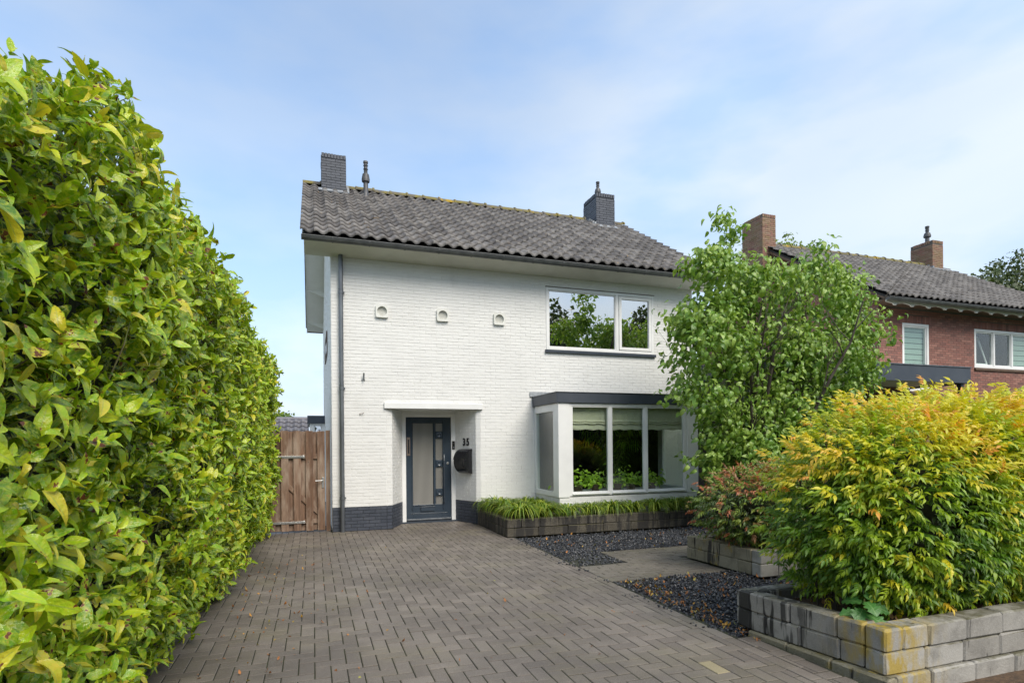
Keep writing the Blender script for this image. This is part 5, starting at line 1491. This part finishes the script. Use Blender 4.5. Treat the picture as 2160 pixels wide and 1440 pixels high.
b3 = [(6.75, 5.35, .98, .80, .60, .60)]
shrub('yellow_green_shrub', 'yellow green nandina shrub between the bronze and the golden one', b3, 2000, M['nandina'], (6.4, 5.4, .22), t3, 1.0, 200)

# oak seedling in the front planter
t = thing('oak_seedling', 'small oak seedling with lobed leaves at the foot of the golden shrub', 'seedling', (3.62, 2.98, .25))
def oshape(t): return (.35 + .65 * math.sin(math.pi * t ** 1.2)) * (1 + .32 * math.sin(t * 26)) * (1 if t < .97 else .2)
OAK = [leaf(.12, .085, 14, .15, .6, oshape)]
A, P = [], []
for k in range(9):
    az = k * 2.4
    A.append((math.cos(az), math.sin(az) - .4, rnd.uniform(-.25, .3))); P.append((3.62 + .02 * math.cos(az), 2.98 + .02 * math.sin(az), .32 + .018 * k))
scatter(OAK, frames(np.array(A), np.tile([-.2, -.5, .8], (9, 1)), np.full(9, 1.15)), np.array(P), rng.uniform(0, 1, 9), M['weed_leaf'], t, 'leaf', 'foliage', n_parts=9)
g = G(); g.tube([(3.62, 2.98, .24), (3.62, 2.98, .46)], .004, 5); g.build('stem', M['green_stem'], t)

# ---- trees
def skeleton(base, dirs, seed, levels=3, r0=.06, spread=.5, L0=1.0, up=.25):
    """branch polylines: returns list of (pts, radii, level)"""
    r_ = random.Random(seed); out = []
    def grow(p, d, L, r, lev):
        pts = [p]; rad = [r]; n = 5
        for i in range(n):
            d = (d + Vector((r_.gauss(0, .13), r_.gauss(0, .13), r_.gauss(0, .08) + up * .12))).normalized()
            pts.append(pts[-1] + d * L / n); rad.append(r * (1 - .75 * (i + 1) / n))
        out.append((pts, rad, lev))
        if lev < levels:
            for k in range(4 if lev == 0 else 4):
                t = r_.uniform(.25, .98); i = min(n - 1, int(t * n)); q = pts[i].lerp(pts[i + 1], t * n - i)
                v = Vector((r_.gauss(0, 1), r_.gauss(0, 1), r_.gauss(.15, .7))).normalized()
                grow(q, (d * (1 - spread) + v * spread).normalized(), L * r_.uniform(.22, .42), rad[i] * .55, lev + 1)
    for dv, L in dirs: grow(Vector(base), Vector(dv).normalized(), L * L0, r0 * r_.uniform(.7, 1), 0)
    return out
def tree(name, label, base, blobs, n_leaf, m, tm, trunk_r, trunk_top, seed, nparts=0, group=None, tint0=.5, dirs=None, lv=3, twig_leaf=True, L0=1.0, back=.5, clump=None, tsig=.18):
    root = thing(name, label, 'tree', base, group)
    b = Vector(base)
    g = G(); tp = b + Vector((0, 0, trunk_top))
    g.tube([b - Vector((0, 0, .1)), b + Vector((.03, 0, trunk_top * .5)), tp], [trunk_r * 1.3, trunk_r, trunk_r * .9], 10)
    g.build('trunk', M['bark'], root, smooth=True)
    if dirs is None: dirs = [((c_[0] - tp.x, c_[1] - tp.y, c_[2] - tp.z), (Vector(c_[:3]) - tp).length * .84) for c_ in blobs]
    sk = skeleton(tp, dirs, seed, lv, trunk_r * .62, L0=L0)
    g = G()
    for pts, rad, lev in sk: g.tube(pts, rad, 7 if lev == 0 else 4, False)
    br = g.build('branches', M['bark'], root); br['kind'] = 'stuff'
    rs = np.random.default_rng(seed)
    # leaf clusters spread through the crown
    tot = sum(c_[3] * c_[5] for c_ in blobs); P_, T_, V_ = [], [], []
    for c_ in blobs:
        k = int(n_leaf * c_[3] * c_[5] / tot)
        nc = max(6, int(k / (clump or 22)))
        v = rs.normal(size=(nc, 3)); v /= np.linalg.norm(v, axis=1, keepdims=True)
        rad = rs.uniform(.45, 1.0, nc) ** .6
        C = np.array(c_[:3]) + v * np.array(c_[3:]) * rad[:, None]
        idx = rs.integers(0, nc, k)
        sg = (.16 if clump else .11) * (c_[3] * c_[4] * c_[5]) ** (1 / 3) + .05
        P = C[idx] + rs.normal(0, 1, (k, 3)) * sg * np.array([1, 1, .75])
        P_.append(P); V_.append(v[idx] * .5 + (P - C[idx]) / sg * .5); T_.append(tint0 + rs.normal(0, tsig, k) + .18 * (P[:, 2] - c_[2]) / c_[5] + rs.normal(0, .10, nc)[idx])
    P, v, T = np.concatenate(P_), np.concatenate(V_), np.concatenate(T_)
    n = len(P)
    d = v * .5 + rs.normal(0, .5, (n, 3)) + np.array([0, 0, -.55])
    nn = np.stack([rs.normal(0, .5, n), rs.normal(-.5, .5, n), np.full(n, .7)], 1)
    A = frames(d, nn, rs.uniform(.7, 1.2, n))
    scatter(tm, A, P, T, m, root, 'leaf', 'foliage', n_parts=nparts, score=np.where(P[:, 1] < base[1] + .2, 1, .3))
    return root, sk
def pshape(t): return math.sin(math.pi * t ** .7) ** .75 if 0 < t < 1 else 0
PE = [leaf(.125, .070, 6, .28, 1.0, pshape, wave=.03), leaf(.135, .064, 6, .5, 1.6, pshape), leaf(.105, .064, 6, .1, .5, pshape), leaf(.12, .05, 6, .9, 1.9, pshape)]
TB = (7.62, 8.2, 0)
pb = [(7.5, 8.2, 1.55, .95, .7, .85), (6.55, 8.15, 3.15, .85, .7, .55), (6.9, 8.2, 4.35, .62, .6, .50), (7.9, 8.3, 4.25, .75, .6, .60), (8.95, 8.3, 4.25, .72, .6, .55), (7.75, 8.25, 3.1, 1.0, .7, .7), (9.1, 8.3, 3.2, 1.0, .65, .62),
      (6.32, 8.1, 2.35, .52, .6, .42), (6.3, 8.1, 3.75, .62, .5, .40), (7.0, 8.1, 1.1, .55, .5, .55), (6.75, 8.2, 5.15, .24, .24, .52), (8.95, 8.3, 4.98, .26, .25, .36), (10.35, 8.4, 3.75, .50, .4, .38), (9.9, 8.4, 4.25, .35, .35, .50), (10.2, 8.4, 3.0, .5, .4, .35), (6.6, 8.1, 1.75, .5, .4, .35), (8.0, 8.1, 2.2, .9, .55, .55), (9.6, 8.4, 4.85, .10, .1, .28), (8.3, 8.1, .9, .7, .45, .6), (9.4, 8.4, 2.45, .65, .5, .35), (6.28, 8.1, 4.5, .34, .3, .36), (6.25, 8.1, 1.2, .3, .3, .22)]
tree('pear_tree', 'bushy pear tree with curling green leaves between the two houses', TB, pb, 17500, M['pear'], PE, .10, .85, 5, nparts=300, tint0=.70, lv=3, L0=1.0, clump=28, tsig=.24)

FL = [leaf(.26, .17, 2, .3, .5), leaf(.22, .16, 2, -.3, .3)]
tree('background_tree', 'pale green tree top behind the chimney of the brick house', (29.5, 30, 0), [(29.0, 30, 13.6, 1.6, 1.4, 1.1), (30.6, 30, 14.2, 1.4, 1.3, .9), (31.4, 30, 13.9, .9, .9, .6), (28, 30, 12.5, 3, 2, 1.6), (29.3, 30, 14.9, .9, .8, .6)], 3600, M['light_leaf'], FL, .3, 8, 11, tint0=.6)
tree('background_tree', 'dark green tree at the right edge beyond the brick house roof', (56, 32, 0), [(57.3, 32, 15.6, 3.4, 2.5, 2.2), (54.2, 32, 14.6, 2.4, 2, 1.3), (59, 32, 13, 5, 3, 3), (55, 32, 12.6, 4, 3, 2.2)], 6500, M['far_leaf'], [xf(f, Matrix.Scale(1.5, 4)) for f in FL], .4, 8, 12, tint0=.75)
tree('background_tree', 'small olive tree top above the outbuilding roof', (-2.2, 40, 0), [(-2.3, 40, 3.3, 1.1, 1, .55), (-1.5, 40, 3.2, .6, .6, .35)], 900, M['light_leaf'], FL, .12, 1.6, 13, tint0=.2)

# trees across the street, behind the camera: they stand in the window reflections
BT = [leaf(.55, .40, 2, .3, .5), leaf(.48, .36, 2, -.3, .3)]
def street_tree(x, y, h, w, seed, label, n=15000):
    bl = []
    r_ = random.Random(seed)
    for k in range(9):
        a_ = r_.uniform(0, 6.28); rr = w * r_.uniform(.1, .55); zz = h * r_.uniform(.45, .82)
        bl.append((x + rr * math.cos(a_), y + rr * math.sin(a_), zz, w * .42, w * .42, h * .18))
    bl.append((x, y, h * .86, w * .3, w * .3, h * .12)); bl.append((x, y, h * .45, w * .55, w * .55, h * .2))
    tree('street_tree', label, (x, y, -.13), bl, n, M['far_leaf'], BT, .28, h * .3, seed, group='trees across the street', lv=2, tint0=.5, clump=24, tsig=.25)
street_tree(16.5, -27, 14.6, 9.0, 21, 'tall broad tree across the street mirrored in the upper window')
street_tree(33.5, -27, 15.5, 7.5, 22, 'tall tree mirrored at the right of the upper window')
street_tree(26.0, -36, 10.0, 9, 24, 'lower dark tree between two tall ones across the street')
street_tree(6.0, -24, 10.5, 8, 23, 'round tree across the street facing the driveway')
street_tree(45.0, -25, 14, 9, 25, 'wide tree across the street opposite the brick house')
street_tree(-14, -24, 11, 8, 26, 'tree across the street opposite the hedge')
hb = thing('street_hedge', 'dark hedge along the far side of the street', 'hedge', (15, -20, -.13))
P = []
n = 9000
P = np.stack([rng.uniform(-25, 60, n), -19 - rng.uniform(0, 1.6, n), rng.uniform(-.1, 3.2, n) + .3 * np.sin(np.arange(n))], 1)
d = rng.normal(size=(n, 3)); d[:, 2] -= .3
scatter(BT, frames(d, rng.normal(size=(n, 3)) + np.array([0, 1, 1]), rng.uniform(.7, 1.2, n)), P, rng.uniform(0, .7, n), M['far_leaf'], hb, 'leaf', 'foliage', n_parts=0)
g = G(); g.box(-25, -20.3, -.12, 60, -19.3, 2.8); g.build('shade_core', bpy.data.materials['shade_core_dark'], hb)  # same near-black core, shade put into its colour
